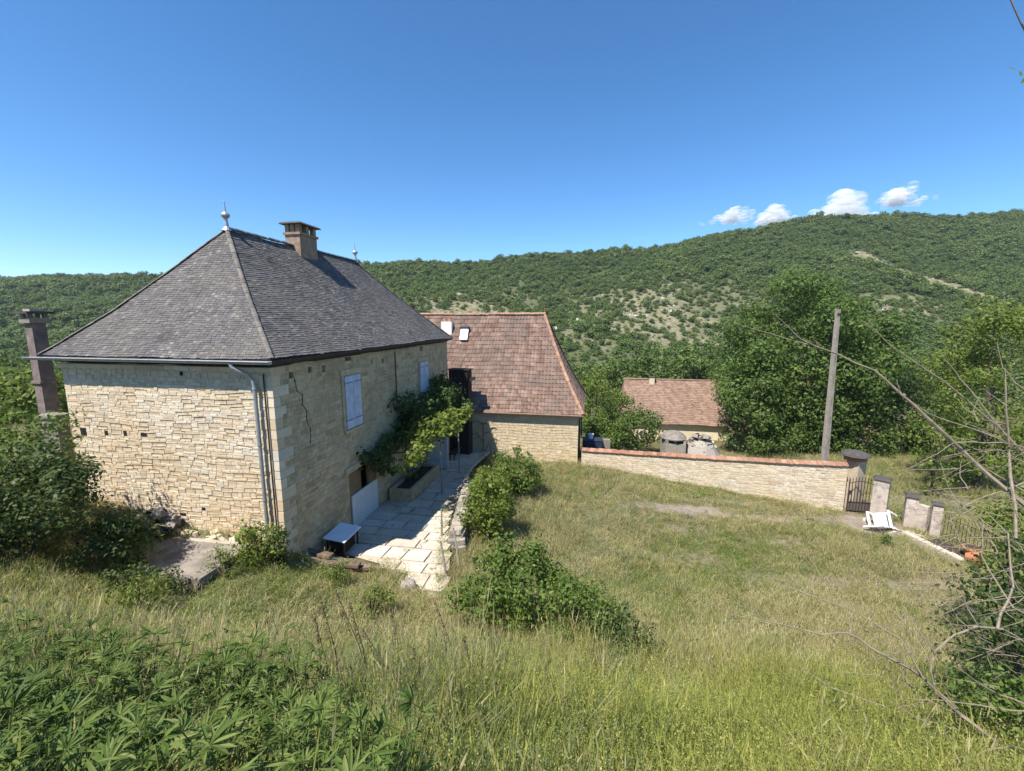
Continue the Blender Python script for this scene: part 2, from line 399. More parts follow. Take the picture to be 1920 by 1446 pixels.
# ------------------------------------------------------------------ hill across the valley
HS = np.array([-1.9, -1.1745, -.8066, -.3406, -.073, .2908, .4458, .6477, .8133, 1.149, 1.9])
HE = np.array([.098, .1044, .1104, .1376, .1458, .1692, .2016, .229, .2463, .2441, .225])
YR = 430.0
def hill_z(x, y):
    x = np.asarray(x, float); y = np.asarray(y, float)
    zr = np.interp(x / YR, HS, HE) * YR - 5.5
    zr = zr + 1.6 * np.sin(x / 37.) + 1.0 * np.sin(x / 15. + 1)
    f = np.clip((y - 125) / (YR - 125), 0, 1)
    prof = f ** 1.12 * (1 - .10 * np.sin(f * PI) ** 2)
    z = -30 + (zr + 30) * prof
    z += np.sin(f * PI) * (6 * np.sin(x / 48. + y / 90.) + 3.5 * np.sin(x / 21. - y / 33.))
    back = np.clip((y - YR) / 400, 0, 1)
    return z - back * 60
def hill_open(x, y):
    """0..1: how bare the slope is"""
    f = (y - 125) / (YR - 125)
    s = x / y
    band = np.exp(-((f - .43) / .27) ** 2) * np.clip((s + .42) / .3, 0, 1) * np.clip((.75 - s) / .3, .12, 1)
    n = .5 + .5 * np.sin(x / 9. + 2 * np.sin(y / 15.)) * np.sin(y / 12. + np.sin(x / 17.))
    n2 = .5 + .5 * np.sin(x / 31. + y / 40.) * np.sin(y / 26. - x / 60.)
    o = band * (.20 + .46 * n + .28 * n2)
    # stony track on the right
    o = np.maximum(o, np.exp(-((x - 277 - 5 * np.sin(y / 11.)) / 10.5) ** 2) * (y > 235) * (y < 352))
    o = np.maximum(o, .5 * np.exp(-(((x - 220) / 40) ** 2 + ((y - 235) / 26) ** 2)))
    o = np.maximum(o, .55 * np.exp(-(((x + 180) / 16) ** 2 + ((y - 190) / 12) ** 2)))
    return np.clip(o, 0, 1)
def make_hill():
    xs = np.linspace(-900, 900, 260); ys = np.concatenate([np.linspace(115, YR, 90), np.linspace(YR + 20, YR + 500, 12)])
    X, Y = np.meshgrid(xs, ys); Z = hill_z(X, Y)
    Z += rng.normal(0, .35, Z.shape)
    nx, ny = len(xs), len(ys)
    i = np.arange((ny - 1) * nx).reshape(ny - 1, nx)[:, :-1].ravel()
    m = np_mesh('hillside', np.stack([X, Y, Z], -1).reshape(-1, 3), np.stack([i, i + 1, i + nx + 1, i + nx], 1), True)
    a = m.attributes.new('open', 'FLOAT', 'POINT'); a.data.foreach_set('value', hill_open(X, Y).ravel().astype(np.float32))
    mt, n, l, b = mat_new('limestone_hillside', .95, .1)
    tc = n.new('ShaderNodeNewGeometry').outputs['Position']
    t1 = noise(n, l, tc, .06, 6, .7); t2 = noise(n, l, tc, .35, 5, .7)
    r1 = ramp(n, [(.35, (.10, .105, .05)), (.5, (.19, .17, .10)), (.62, (.25, .23, .15)), (.75, (.36, .32, .24))]); l.new(t2.outputs[0], r1.inputs[0])
    r2 = ramp(n, [(.38, (.040, .056, .020)), (.62, (.066, .086, .030))]); l.new(t1.outputs[0], r2.inputs[0])
    at = n.new('ShaderNodeAttribute'); at.attribute_name = 'open'
    r3 = ramp(n, [(.12, (0, 0, 0)), (.55, (1, 1, 1))]); l.new(at.outputs['Fac'], r3.inputs[0])
    c = mix(n, l, r3.outputs[0], r2.outputs[0], r1.outputs[0])
    l.new(c, b.inputs['Base Color'])
    tag(obj('hillside', m, mt), kind='structure')
make_hill()

# ------------------------------------------------------------------ leaves, crowns, scatters
def leaf_quads(pos, nrm, L, Wd, droop=0.0):
    """diamond leaves: (N,4,3)"""
    N = len(pos)
    nrm = nrm / np.maximum(vlen(nrm), 1e-6)
    rnd = rng.normal(size=(N, 3))
    a = np.cross(nrm, rnd); a /= np.maximum(vlen(a), 1e-6)
    a[:, 2] -= droop; a /= np.maximum(vlen(a), 1e-6)
    b = np.cross(nrm, a); b /= np.maximum(vlen(b), 1e-6)
    L = np.asarray(L).reshape(-1, 1); Wd = np.asarray(Wd).reshape(-1, 1)
    q = np.stack([pos - a * L * .5, pos + b * Wd * .5 - a * L * .05, pos + a * L * .5, pos - b * Wd * .5 - a * L * .05], 1)
    return q
def leaf_mesh(name, quads, mat):
    n = len(quads)
    m = np_mesh(name, quads.reshape(-1, 3), np.arange(n * 4).reshape(n, 4))
    m.materials.append(mat)
    return m
def clump_leaves(clumps, per, size, flat=.75, up=.5, ratio=.55, shell=.55, var=.35):
    """clumps: list of (center, radius)"""
    P_, N_ = [], []
    for c, r in clumps:
        k = max(4, int(per * r * r))
        d = rng.normal(size=(k, 3)); d /= vlen(d)
        rad = r * (shell + (1 - shell) * rng.random((k, 1)) ** .5) * (1 + .18 * rng.normal(size=(k, 1)))
        p = d * rad; p[:, 2] *= flat
        P_.append(np.asarray(c) + p); N_.append(d + np.array([0, 0, up]) + rng.normal(size=(k, 3)) * .45)
    P_ = np.concatenate(P_); N_ = np.concatenate(N_)
    s = size * (1 + var * rng.normal(size=len(P_))).clip(.4, 2)
    return leaf_quads(P_, N_, s, s * ratio, .15)

def crown_clumps(c, R3, n, rmin, rmax, shell=.55, seed=None):
    r_ = rng if seed is None else np.random.default_rng(seed)
    out = []
    for _ in range(n):
        d = r_.normal(size=3); d /= np.linalg.norm(d)
        k = shell + (1 - shell) * r_.random() ** .6
        out.append((np.asarray(c) + d * np.asarray(R3) * k, r_.uniform(rmin, rmax)))
    return out

def tree(name, label, cat, base, h, R3, n_clump, rc, per, leaf, mat, trunk_r=.18, trunk_h=None, group=None, cz=.6, seed=1, up=.5, flat=.75):
    """tapered trunk, limbs and a crown of clumped leaves"""
    root = thing(name, label, cat, base, 0, group)
    r_ = np.random.default_rng(seed)
    cl = crown_clumps((0, 0, h * cz), R3, n_clump, rc[0], rc[1], .5, seed)
    cl = [(c, r) for c, r in cl if c[2] > h * .04]
    tb = MB()
    th_ = trunk_h or h * .55
    pts = [Vector((math.sin(i * 1.3 + seed) * .05 * h * .1 * i, math.cos(i * 1.7 + seed) * .04 * h * .1 * i, th_ * i / 5 - .15)) for i in range(6)]
    tb.tube(pts, [trunk_r * (1.25 - .17 * i) for i in range(6)], 8)
    for k in range(min(10, n_clump // 4 + 2)):
        c = Vector(cl[int(r_.integers(len(cl)))][0]); s = pts[int(r_.integers(1, 5))]
        mid = s.lerp(c, .5) + Vector((0, 0, .08 * h * r_.random()))
        tb.tube([s, mid, s.lerp(c, .92)], [trunk_r * .5, trunk_r * .3, trunk_r * .1], 5)
    obj('trunk', tb, M['bark'], root)
    obj('crown', leaf_mesh('crown', clump_leaves(cl, per, leaf, flat, up), mat), None, root)
    return root

def scatter(name, pts, rots, scl, vid, variants, kind='stuff', cat=None, label=None):
    m = bpy.data.meshes.new(name)
    m.vertices.add(len(pts)); m.vertices.foreach_set('co', np.asarray(pts, np.float32).ravel())
    a = m.attributes.new('rot', 'FLOAT_VECTOR', 'POINT'); a.data.foreach_set('vector', np.asarray(rots, np.float32).ravel())
    a = m.attributes.new('scl', 'FLOAT_VECTOR', 'POINT'); a.data.foreach_set('vector', np.asarray(scl, np.float32).ravel())
    a = m.attributes.new('vid', 'INT', 'POINT'); a.data.foreach_set('value', np.asarray(vid, np.int32).ravel())
    o = bpy.data.objects.new(name, m); COL.objects.link(o)
    ng = bpy.data.node_groups.new(name, 'GeometryNodeTree')
    ng.interface.new_socket('Geometry', in_out='INPUT', socket_type='NodeSocketGeometry')
    ng.interface.new_socket('Geometry', in_out='OUTPUT', socket_type='NodeSocketGeometry')
    n, l = ng.nodes, ng.links
    gi, go = n.new('NodeGroupInput'), n.new('NodeGroupOutput')
    iop = n.new('GeometryNodeInstanceOnPoints'); iop.inputs['Pick Instance'].default_value = True
    jg = n.new('GeometryNodeJoinGeometry')
    for v in variants:
        oi = n.new('GeometryNodeObjectInfo'); oi.inputs['Object'].default_value = v
        oi.inputs['As Instance'].default_value = True
        l.new(oi.outputs['Geometry'], jg.inputs[0])
    def attr(nm, t):
        x = n.new('GeometryNodeInputNamedAttribute'); x.data_type = t; x.inputs['Name'].default_value = nm
        return x.outputs['Attribute']
    l.new(gi.outputs[0], iop.inputs['Points']); l.new(jg.outputs[0], iop.inputs['Instance'])
    l.new(attr('vid', 'INT'), iop.inputs['Instance Index'])
    e2r = n.new('FunctionNodeEulerToRotation'); l.new(attr('rot', 'FLOAT_VECTOR'), e2r.inputs[0])
    l.new(e2r.outputs[0], iop.inputs['Rotation']); l.new(attr('scl', 'FLOAT_VECTOR'), iop.inputs['Scale'])
    l.new(iop.outputs[0], go.inputs[0])
    md = o.modifiers.new('scatter', 'NODES'); md.node_group = ng
    return tag(o, label, cat, None, kind)
def proto(name, mesh):
    return bpy.data.objects.new(name, mesh)      # source for a scatter, not linked to the scene

# hill forest
def make_forest():
    vs = []
    for k in range(5):
        r_ = np.random.default_rng(50 + k)
        cl = crown_clumps((0, 0, 2.2), (1.7, 1.7, 1.3), 15, .7, 1.15, .45, 50 + k)
        q = clump_leaves(cl, 24, .55, .8, .8, .75, .6)
        vs.append(proto('oak', leaf_mesh('oak', q, M['leaf_hill'])))
    n = 105000
    x = rng.uniform(-760, 760, n); y = 118 + (YR + 25 - 118) * rng.random(n)
    keep = (np.abs(x / y) < 1.55)
    x, y = x[keep], y[keep]
    o = hill_open(x, y)
    keep = rng.random(len(x)) < np.clip(1.0 - 1.05 * o, 0.03, 1) * np.clip(.55 + .45 * np.sin(x / 23. + y / 17.) ** 2, 0, 1)
    x, y, o = x[keep], y[keep], o[keep]
    z = hill_z(x, y)
    s = np.exp(rng.normal(-.24, .36, len(x))).clip(.35, 1.8) * (1 - .42 * o) * (1 + .18 * np.sin(x / 40. + 1) * np.sin(y / 33.))
    rot = np.zeros((len(x), 3)); rot[:, 2] = rng.uniform(0, 6.28, len(x))
    scl = np.stack([s * rng.uniform(.9, 1.3, len(x)), s * rng.uniform(.9, 1.3, len(x)), s * rng.uniform(.8, 1.15, len(x))], 1)
    scatter('hill_forest', np.stack([x, y, z - .6], 1), rot, scl, rng.integers(0, 5, len(x)), vs)
    # pale outcrops on the open slope
    rs = []
    for k in range(3):
        bm_ = MB(); r_ = random.Random(k)
        for j in range(3):
            c = (r_.uniform(-1, 1), r_.uniform(-.5, .5), r_.uniform(0, .5))
            bm_.box(c, (r_.uniform(.8, 2), r_.uniform(.6, 1.2), r_.uniform(.6, 1.3)), r_.uniform(0, 3), taper=r_.uniform(.5, .8))
        me = bm_.mesh('outcrop'); me.materials.append(M['rock']); rs.append(proto('outcrop', me))
    n = 26000
    x = rng.uniform(-500, 420, n); y = rng.uniform(130, 400, n)
    o = hill_open(x, y); cl = np.sin(x / 9.) * np.sin(y / 11. + x / 25.)
    keep = (rng.random(n) < np.clip(o - .35, 0, 1) * np.clip(cl + .1, 0, 1) * .55) & (np.abs(x / y) < 1.5)
    x, y = x[keep], y[keep]
    rot = np.zeros((len(x), 3)); rot[:, 2] = rng.uniform(0, 6.28, len(x))
    s = rng.uniform(.5, 1.5, len(x))
    scatter('hill_outcrops', np.stack([x, y, hill_z(x, y)], 1), rot, np.stack([s * 1.3, s, s], 1), rng.integers(0, 3, len(x)), rs)
make_forest()

# ------------------------------------------------------------------ masonry
def unit_stone(seed):
    """chamfered rough block in a unit cube, front face at y = -.5"""
    r_ = random.Random(seed)
    j = lambda a: r_.uniform(-a, a)
    ins = lambda: r_.uniform(.05, .14)
    back = [(-.5, .5, -.5), (.5, .5, -.5), (.5, .5, .5), (-.5, .5, .5)]
    mid = [(-.5 + abs(j(.05)), -.25, -.5 + abs(j(.07))), (.5 - abs(j(.05)), -.25, -.5 + abs(j(.07))), (.5 - abs(j(.05)), -.25, .5 - abs(j(.07))), (-.5 + abs(j(.05)), -.25, .5 - abs(j(.07)))]
    fr = [(-.5 + ins(), -.5 + abs(j(.1)), -.5 + ins() * 1.3), (.5 - ins(), -.5 + abs(j(.1)), -.5 + ins() * 1.3), (.5 - ins(), -.5 + abs(j(.1)), .5 - ins() * 1.3), (-.5 + ins(), -.5 + abs(j(.1)), .5 - ins() * 1.3)]
    vs = back + mid + fr
    fs = [(8, 9, 10, 11)]
    for a, b_ in ((0, 4), (4, 8)):
        for k in range(4):
            fs.append((b_ + k, a + k, a + (k + 1) % 4, b_ + (k + 1) % 4)[::-1])
    return vs, fs
STONES = [unit_stone(i) for i in range(14)]
def stone_meshes(mat):
    out = []
    for i, (v, f) in enumerate(STONES):
        m = bpy.data.meshes.new('stone'); m.from_pydata(v, [], f); m.update(); m.materials.append(mat); out.append(m)
    return out

def lay_courses(width, zfun_lo, z_hi, hmin, hmax, lmin, lmax, holes=(), seed=1, quoin=0.0, zlo=None):
    """rectangles (x0,x1,z0,z1) of a coursed rubble face"""
    r_ = random.Random(seed)
    rect = []
    z = zlo
    while z < z_hi - .03:
        h = min(r_.triangular(hmin, hmax, hmin * 1.3), z_hi - z)
        if z_hi - z - h < hmin * .5: h = z_hi - z
        x = 0.0
        while x < width - .02:
            L = r_.uniform(lmin, lmax) * (1.25 if r_.random() < .15 else 1)
            if quoin and (x == 0.0): L = quoin * r_.uniform(.8, 1.3)
            if width - x - L < lmin * .6: L = width - x
            x1 = x + L
            cells = [(z, z + h)]
            if h > hmin * 1.35 and r_.random() < .3:
                k = r_.uniform(.4, .6); cells = [(z, z + h * k), (z + h * k, z + h)]
            for a, b_ in cells:
                cx, cz = (x + x1) / 2, (a + b_) / 2
                if b_ < zfun_lo(cx) - .1: continue
                skip = False
                for hx0, hx1, hz0, hz1 in holes:
                    if x1 > hx0 + .01 and x < hx1 - .01 and b_ > hz0 + .01 and a < hz1 - .01: skip = True
                if not skip: rect.append((x, x1, a, b_))
                else:
                    # keep the piece of the stone left or right of an opening
                    for hx0, hx1, hz0, hz1 in holes:
                        if b_ > hz0 + .01 and a < hz1 - .01 and x1 > hx0 and x < hx1:
                            if hx0 - x > .08: rect.append((x, hx0, a, b_))
                            if x1 - hx1 > .08: rect.append((hx1, x1, a, b_))
            x = x1
        z += h
    return rect

def build_stones(rects, place, parent, mat, n_parts, depth, gap, seed, stuff_name='stonework', key=None, proud=.5):
    """place(x, z, out) -> local point; first n_parts (by key) as objects, the rest one mesh"""
    r_ = random.Random(seed)
    order = sorted(range(len(rects)), key=(lambda i: key(rects[i])) if key else (lambda i: i))
    first = set(order[:n_parts])
    meshes = stone_meshes(mat) if n_parts else None
    o0, ox, oo = place(0, 0, 0), place(1, 0, 0), place(0, 0, 1)
    ax, ao = (ox - o0), (oo - o0)                 # along the face, outward
    R3 = Matrix((ax, -ao, Vector((0, 0, 1)))).transposed()
    e = R3.to_euler()
    mb = MB()
    for i, (x0, x1, z0, z1) in enumerate(rects):
        sx, sz = max(x1 - x0 - gap * r_.uniform(.6, 1.5), .03), max(z1 - z0 - gap * r_.uniform(.6, 1.5), .03)
        out = r_.uniform(-.5, .5) * depth * proud
        xm, zm = (x0 + x1) / 2, (z0 + z1) / 2
        wv = .030 * math.sin(1.3 * xm + 1.9 * zm + seed) + .016 * math.sin(3.3 * xm - 2.3 * zm)
        c = place(xm, zm + wv, out)
        k = r_.randrange(len(STONES))
        tilt = -(.039 * math.cos(1.3 * xm + 1.9 * zm + seed) + .053 * math.cos(3.3 * xm - 2.3 * zm)) * .8 + r_.gauss(0, .02)
        if i in first:
            q = (R3 @ Matrix.Rotation(tilt, 3, 'Y')).to_euler()
            obj('stone', meshes[k], None, parent, c, q, (sx, depth, sz))
        else:
            rt = R3 @ Matrix.Rotation(tilt, 3, 'Y')
            v, f = STONES[k]
            mb.add([c + rt @ Vector((p[0] * sx, p[1] * depth, p[2] * sz)) for p in v], f)
    if mb.v:
        so = obj(stuff_name, mb, mat, parent); so['kind'] = 'stuff'
        return so

# ------------------------------------------------------------------ roofs
def sag(x, y): return .022 * math.sin(1.3 * x + .5 * y) + .018 * math.sin(.6 * x - 1.1 * y + 1) + .008 * math.sin(3.1 * x + 2.3 * y)
def roof_slope(eL, eR, rL, rR, g, rows, tw, thick, seed, mb, jitter=.25, lift=.03, profile=None, collect=None):
    """tiles on a slope between eave points eL,eR and ridge points rL,rR; g(f) is the height profile"""
    r_ = random.Random(seed)
    def pt(f, s):
        a = eL.lerp(rL, f); b_ = eR.lerp(rR, f)
        p = a.lerp(b_, s)
        z0 = eL.z; z1 = rL.z
        return Vector((p.x, p.y, z0 + (z1 - z0) * g(f) + sag(p.x, p.y)))
    for i in range(rows):
        f0 = i / rows; f1 = min(1.0, (i + 1.35) / rows)
        wid = (pt(f0, 1) - pt(f0, 0)).length
        n = max(1, int(round(wid / tw)))
        nrm = (pt(f0, 1) - pt(f0, 0)).cross(pt(f1, .5) - pt(f0, .5)).normalized()
        if nrm.z < 0: nrm = -nrm
        off = (.5 if i % 2 else 0)
        edges = [0.0]
        for k in range(n): edges.append(min(1, max(0, (k + 1 - off + r_.uniform(-jitter, jitter) * .5) / n)))
        edges[-1] = 1.0 if off == 0 else edges[-1]
        if edges[-1] < 1: edges.append(1.0)
        for k in range(len(edges) - 1):
            s0, s1 = edges[k], edges[k + 1]
            if (s1 - s0) * wid < .03: continue
            gp = .004 / max(wid, .1)
            lf = lift * r_.uniform(.7, 1.25); ex_ = r_.uniform(-.012, .012) if r_.random() > .025 else r_.uniform(.02, .05)
            dn = (pt(f0, .5) - pt(f1, .5)).normalized() * ex_
            a, b_ = pt(f0, s0 + gp) + nrm * lf + dn, pt(f0, s1 - gp) + nrm * lf * r_.uniform(.85, 1.15) + dn
            w1 = max((pt(f1, 1) - pt(f1, 0)).length, .001)
            c, d = pt(f1, s1 - gp) + nrm * .004, pt(f1, s0 + gp) + nrm * .004
            t = nrm * thick
            if profile:
                m0, m1 = (a + b_) / 2 + nrm * profile, (d + c) / 2 + nrm * profile
                q0, q1 = a.lerp(b_, .25) , d.lerp(c, .25)
                q2, q3 = a.lerp(b_, .75), d.lerp(c, .75)
                vs = [a - t, q0 - t, q0, a, m0, q2, b_, d, q1, m1, q3, c, q2 - t, b_ - t]
                fs = [(3, 2, 8, 7), (2, 4, 9, 8), (4, 5, 10, 9), (5, 6, 11, 10), (0, 1, 2, 3), (1, 12, 5, 4, 2), (12, 13, 6, 5), (6, 13, 11), (0, 3, 7)]
            else:
                vs = [a - t, b_ - t, b_, a, d, c]
                fs = [(3, 2, 5, 4), (0, 1, 2, 3), (1, 5, 2), (0, 3, 4)]
            if collect is not None and len(collect) < 300: collect.append((vs, fs))
            else: mb.add(vs, fs)
def roof_deck(eL, eR, rL, rR, g, mb, n=14, drop=.03):
    vs = []
    for i in range(n + 1):
        f = i / n
        for a, b_ in ((eL, rL), (eR, rR)):
            p = a.lerp(b_, f); vs.append((p.x, p.y, eL.z + (rL.z - eL.z) * g(f) - drop + sag(p.x, p.y)))
    mb.add(vs, [(2 * i, 2 * i + 1, 2 * i + 3, 2 * i + 2) for i in range(n)])
def hip_line(e, r, g, n):
    out = []
    for i in range(n + 1):
        f = i / n; p = e.lerp(r, f); out.append(Vector((p.x, p.y, e.z + (r.z - e.z) * g(f) + sag(p.x, p.y))))
    return out
def cap_tiles(name, line, parent, mat, w, h, over=1.25, k0=0):
    """half-round cap tiles as single parts along a polyline"""
    mb = MB(); n = 6
    vs = []
    for s, k in ((-.5, 1.0), (.5, .86)):
        for i in range(n + 1):
            a = PI * i / n
            vs.append((s, math.cos(a) * .5 * k, math.sin(a) * k))
    fs = [(i, i + 1, n + 2 + i, n + 1 + i) for i in range(n)] + [tuple(range(n + 1))[::-1], tuple(range(n + 1, 2 * n + 2))]
    mb.add(vs, fs); me = mb.mesh(name); me.materials.append(mat)
    for a, b_ in zip(line[:-1], line[1:]):
        d = b_ - a
        if d.length < 1e-4: continue
        x = d.normalized(); y = Vector((0, 0, 1)).cross(x).normalized(); z = x.cross(y)
        e = Matrix((x, y, z)).transposed().to_euler()
        o = obj(name, me, None, parent, (a + b_) / 2 + Vector((0, 0, random.uniform(-.008, .008))), e, (d.length * over, w * random.uniform(.92, 1.08), h))

# ------------------------------------------------------------------ THE HOUSE
def make_house():
    base = H(0, 0, -8.1)
    root = thing('stone_house', 'large pale stone farmhouse with steep grey hipped roof and ridge chimney', 'house', base)
    L = lambda w, t, z: H(w, t, z) - base          # local point
    WW, TT, ZT = 7.54, 15.1, -1.32
    # front wall body and its stones
    win = [(3.5, 4.58, -4.06, -2.02), (10.55, 11.7, -4.35, -2.18)]
    door = (3.5, 5.6, -8.1, -5.75)
    hatch = [(3.72, 4.15, -1.50, -1.34), (10.75, 11.15, -1.62, -1.36), (.70, .92, -1.74, -1.54), (1.6, 1.78, -1.66, -1.48), (2.33, 2.52, -1.74, -1.50), (5.6, 5.7, -1.8, -1.6), (6.55, 6.68, -1.86, -1.64), (9.3, 9.4, -1.75, -1.6)]
    holes_r = win + [door] + hatch + [(12.0, 13.0, -8.9, -6.7)]
    holes_f = [(.0, .0, 0, 0)]
    holes_f = [(6.95, 7.17, -3.66, -3.42), (6.1, 6.22, -3.6, -3.46), (5.35, 5.48, -3.58, -3.44), (4.62, 4.82, -3.57, -3.46), (3.0, 3.1, -1.62, -1.5), (4.35, 4.5, -5.98, -5.88), (2.75, 2.88, -5.85, -5.76), (3.5, 3.72, -6.1, -6.02)]
    quo = []; z = -7.3; k = 0; rq = random.Random(6)
    while z < ZT - .1:
        h_ = min(rq.uniform(.24, .38), ZT - z)
        if ZT - z - h_ < .12: h_ = ZT - z
        lf, ls = (rq.uniform(.42, .58), rq.uniform(.22, .32)) if k % 2 else (rq.uniform(.20, .30), rq.uniform(.45, .65))
        quo.append((lf, ls, z, z + h_)); z += h_; k += 1
    q_f = [(-.05, a, c, d) for a, b_, c, d in quo]; q_s = [(-.05, b_, c, d) for a, b_, c, d in quo]
    fw = MB()
    fw.prism([L(0, 0, -8.6), L(0, .45, -8.6), L(WW, .45, -8.6), L(WW, 0, -8.6)][::-1], [L(0, 0, ZT), L(0, .45, ZT), L(WW, .45, ZT), L(WW, 0, ZT)][::-1])
    front = obj('front_wall', fw, M['mortar'], root)
    # long wall as panels round the openings (reveals stay open)
    rw = MB()
    xs = sorted(set([.46, TT] + [q for h in holes_r for q in h[:2]]))
    for a, b_ in zip(xs[:-1], xs[1:]):
        mid = (a + b_) / 2
        zs = [(-9.9, ZT)]
        for h in holes_r:
            if h[0] < mid < h[1]:
                new = []
                for z0, z1 in zs:
                    if h[2] > z0: new.append((z0, min(h[2], z1)))
                    if h[3] < z1: new.append((max(h[3], z0), z1))
                zs = [q for q in new if q[1] - q[0] > .01]
        for z0, z1 in zs:
            rw.prism([L(0, a, z0), L(.45, a, z0), L(.45, b_, z0), L(0, b_, z0)], [L(0, a, z1), L(.45, a, z1), L(.45, b_, z1), L(0, b_, z1)])
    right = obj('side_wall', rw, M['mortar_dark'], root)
    bw = MB()
    bw.prism([L(WW, .46, -8.6), L(WW - .45, .46, -8.6), L(WW - .45, TT - .46, -8.6), L(WW, TT - .46, -8.6)], [L(WW, .46, ZT), L(WW - .45, .46, ZT), L(WW - .45, TT - .46, ZT), L(WW, TT - .46, ZT)])
    bw.prism([L(.46, TT - .45, -9.5), L(WW, TT - .45, -9.5), L(WW, TT, -9.5), L(.46, TT, -9.5)][::-1], [L(.46, TT - .45, ZT), L(WW, TT - .45, ZT), L(WW, TT, ZT), L(.46, TT, ZT)][::-1])
    obj('back_wall', bw, M['mortar_dark'], root)
    # stones: the sunny wall first, the shaded wall in the remainder
    rf = lay_courses(WW, lambda x: -7.2, ZT, .07, .18, .12, .44, holes_f + q_f, 3, 0, zlo=-7.4)
    rf = [q for q in rf if q[1] > .02]
    build_stones(rf, lambda x, z, o: L(x, -o, z), front, M['wall_stone'], 300, .026, .005, 5,
                 'stonework', key=lambda q: -((q[1] - q[0]) * (q[3] - q[2])) + (9 if q[2] < -6.5 else 0))
    rr = lay_courses(TT, lambda x: -8.3, ZT, .11, .20, .18, .5, holes_r + q_s, 8, 0, zlo=-8.6 - .3)
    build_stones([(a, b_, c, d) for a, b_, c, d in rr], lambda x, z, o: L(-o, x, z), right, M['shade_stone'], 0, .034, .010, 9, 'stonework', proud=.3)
    for lf, ls, c, d in quo:
        j = lambda: rq.uniform(0, .014)
        m = MB(); o_ = .010
        lo = [L(-o_ - j(), -o_ - j(), c + .006 + j()), L(-o_ - j(), ls - .006, c + .006 + j()), L(lf - .006, ls - .006, c + .006), L(lf - .006, -o_ - j(), c + .006 + j())]
        hi = [L(-o_ - j(), -o_ - j(), d - .006 - j()), L(-o_ - j(), ls - .006, d - .006 - j()), L(lf - .006, ls - .006, d - .006), L(lf - .006, -o_ - j(), d - .006 - j())]
        m.prism(lo, hi); obj('quoin', m, M['wall_stone'], root)
    ck = MB(); pts = [(.92, -1.78), (.98, -2.15), (1.22, -2.32), (1.18, -2.62), (1.36, -2.85), (1.33, -3.2), (1.48, -3.5), (1.44, -3.95)]
    for (a0, a1), (b0, b1) in zip(pts[:-1], pts[1:]):
        ck.add([L(-.024, a0 - .012, a1), L(-.024, a0 + .014, a1), L(-.024, b0 + .012, b1), L(-.024, b0 - .010, b1), L(.0, a0 - .012, a1), L(.0, a0 + .014, a1), L(.0, b0 + .012, b1), L(.0, b0 - .010, b1)], [(0, 1, 2, 3), (0, 4, 5, 1), (2, 6, 7, 3), (0, 3, 7, 4), (1, 5, 6, 2)])
    obj('crack', ck, M['dark'], right)
    # dark attic behind the openings
    db = MB()
    for h in holes_r:
        db.prism([L(.46, h[0] - .05, h[2] - .05), L(.5, h[0] - .05, h[2] - .05), L(.5, h[1] + .05, h[2] - .05), L(.46, h[1] + .05, h[2] - .05)], [L(.46, h[0] - .05, h[3] + .05), L(.5, h[0] - .05, h[3] + .05), L(.5, h[1] + .05, h[3] + .05), L(.46, h[1] + .05, h[3] + .05)])
    obj('dark_reveal', db, M['dark'], root)
    for h in holes_f:
        pb = MB()
        pb.prism([L(h[0], -.012, h[2]), L(h[1], -.012, h[2]), L(h[1], .02, h[2]), L(h[0], .02, h[2])][::-1], [L(h[0], -.012, h[3]), L(h[1], -.012, h[3]), L(h[1], .02, h[3]), L(h[0], .02, h[3])][::-1])
        obj('putlog_plate', pb, M['dark'], front)  # black plates on the wall face; the holes' inner shade is their colour
    # shuttered windows
    for (a, b_, z0, z1) in win:
        fr = MB()
        for q0, q1 in ((a - .16, a - .003), (b_ + .003, b_ + .16)):
            fr.prism([L(-.055, q0, z0), L(.1, q0, z0), L(.1, q1, z0), L(-.055, q1, z0)], [L(-.055, q0, z1), L(.1, q0, z1), L(.1, q1, z1), L(-.055, q1, z1)])
        fr.prism([L(-.06, a - .2, z1 + .003), L(.1, a - .2, z1 + .003), L(.1, b_ + .2, z1 + .003), L(-.06, b_ + .2, z1 + .003)], [L(-.06, a - .2, z1 + .22), L(.1, a - .2, z1 + .22), L(.1, b_ + .2, z1 + .22), L(-.06, b_ + .2, z1 + .22)])
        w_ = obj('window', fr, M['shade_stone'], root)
        sl = MB(); sl.prism([L(-.12, a - .15, z0 - .12), L(.1, a - .15, z0 - .12), L(.1, b_ + .15, z0 - .12), L(-.12, b_ + .15, z0 - .12)], [L(-.12, a - .15, z0 - .005), L(.1, a - .15, z0 - .005), L(.1, b_ + .15, z0 - .005), L(-.12, b_ + .15, z0 - .005)])
        obj('sill', sl, M['shade_stone'], w_)
        m = (a + b_) / 2
        for q0, q1 in ((a + .01, m - .012), (m + .012, b_ - .01)):
            s_ = MB(); k = 4
            for i in range(k):
                y0 = q0 + (q1 - q0) * i / k + .004; y1 = q0 + (q1 - q0) * (i + 1) / k - .004
                s_.prism([L(-.085, y0, z0 + .02), L(-.045, y0, z0 + .02), L(-.045, y1, z0 + .02), L(-.085, y1, z0 + .02)], [L(-.085, y0, z1 - .02), L(-.045, y0, z1 - .02), L(-.045, y1, z1 - .02), L(-.085, y1, z1 - .02)])
            s_.prism([L(-.045, q0 + .02, z0 + .05), L(-.02, q0 + .02, z0 + .05), L(-.02, q1 - .02, z0 + .05), L(-.045, q1 - .02, z0 + .05)], [L(-.045, q0 + .02, z1 - .05), L(-.02, q0 + .02, z1 - .05), L(-.02, q1 - .02, z1 - .05), L(-.045, q1 - .02, z1 - .05)])
            obj('shutter', s_, M['shutter'], w_)
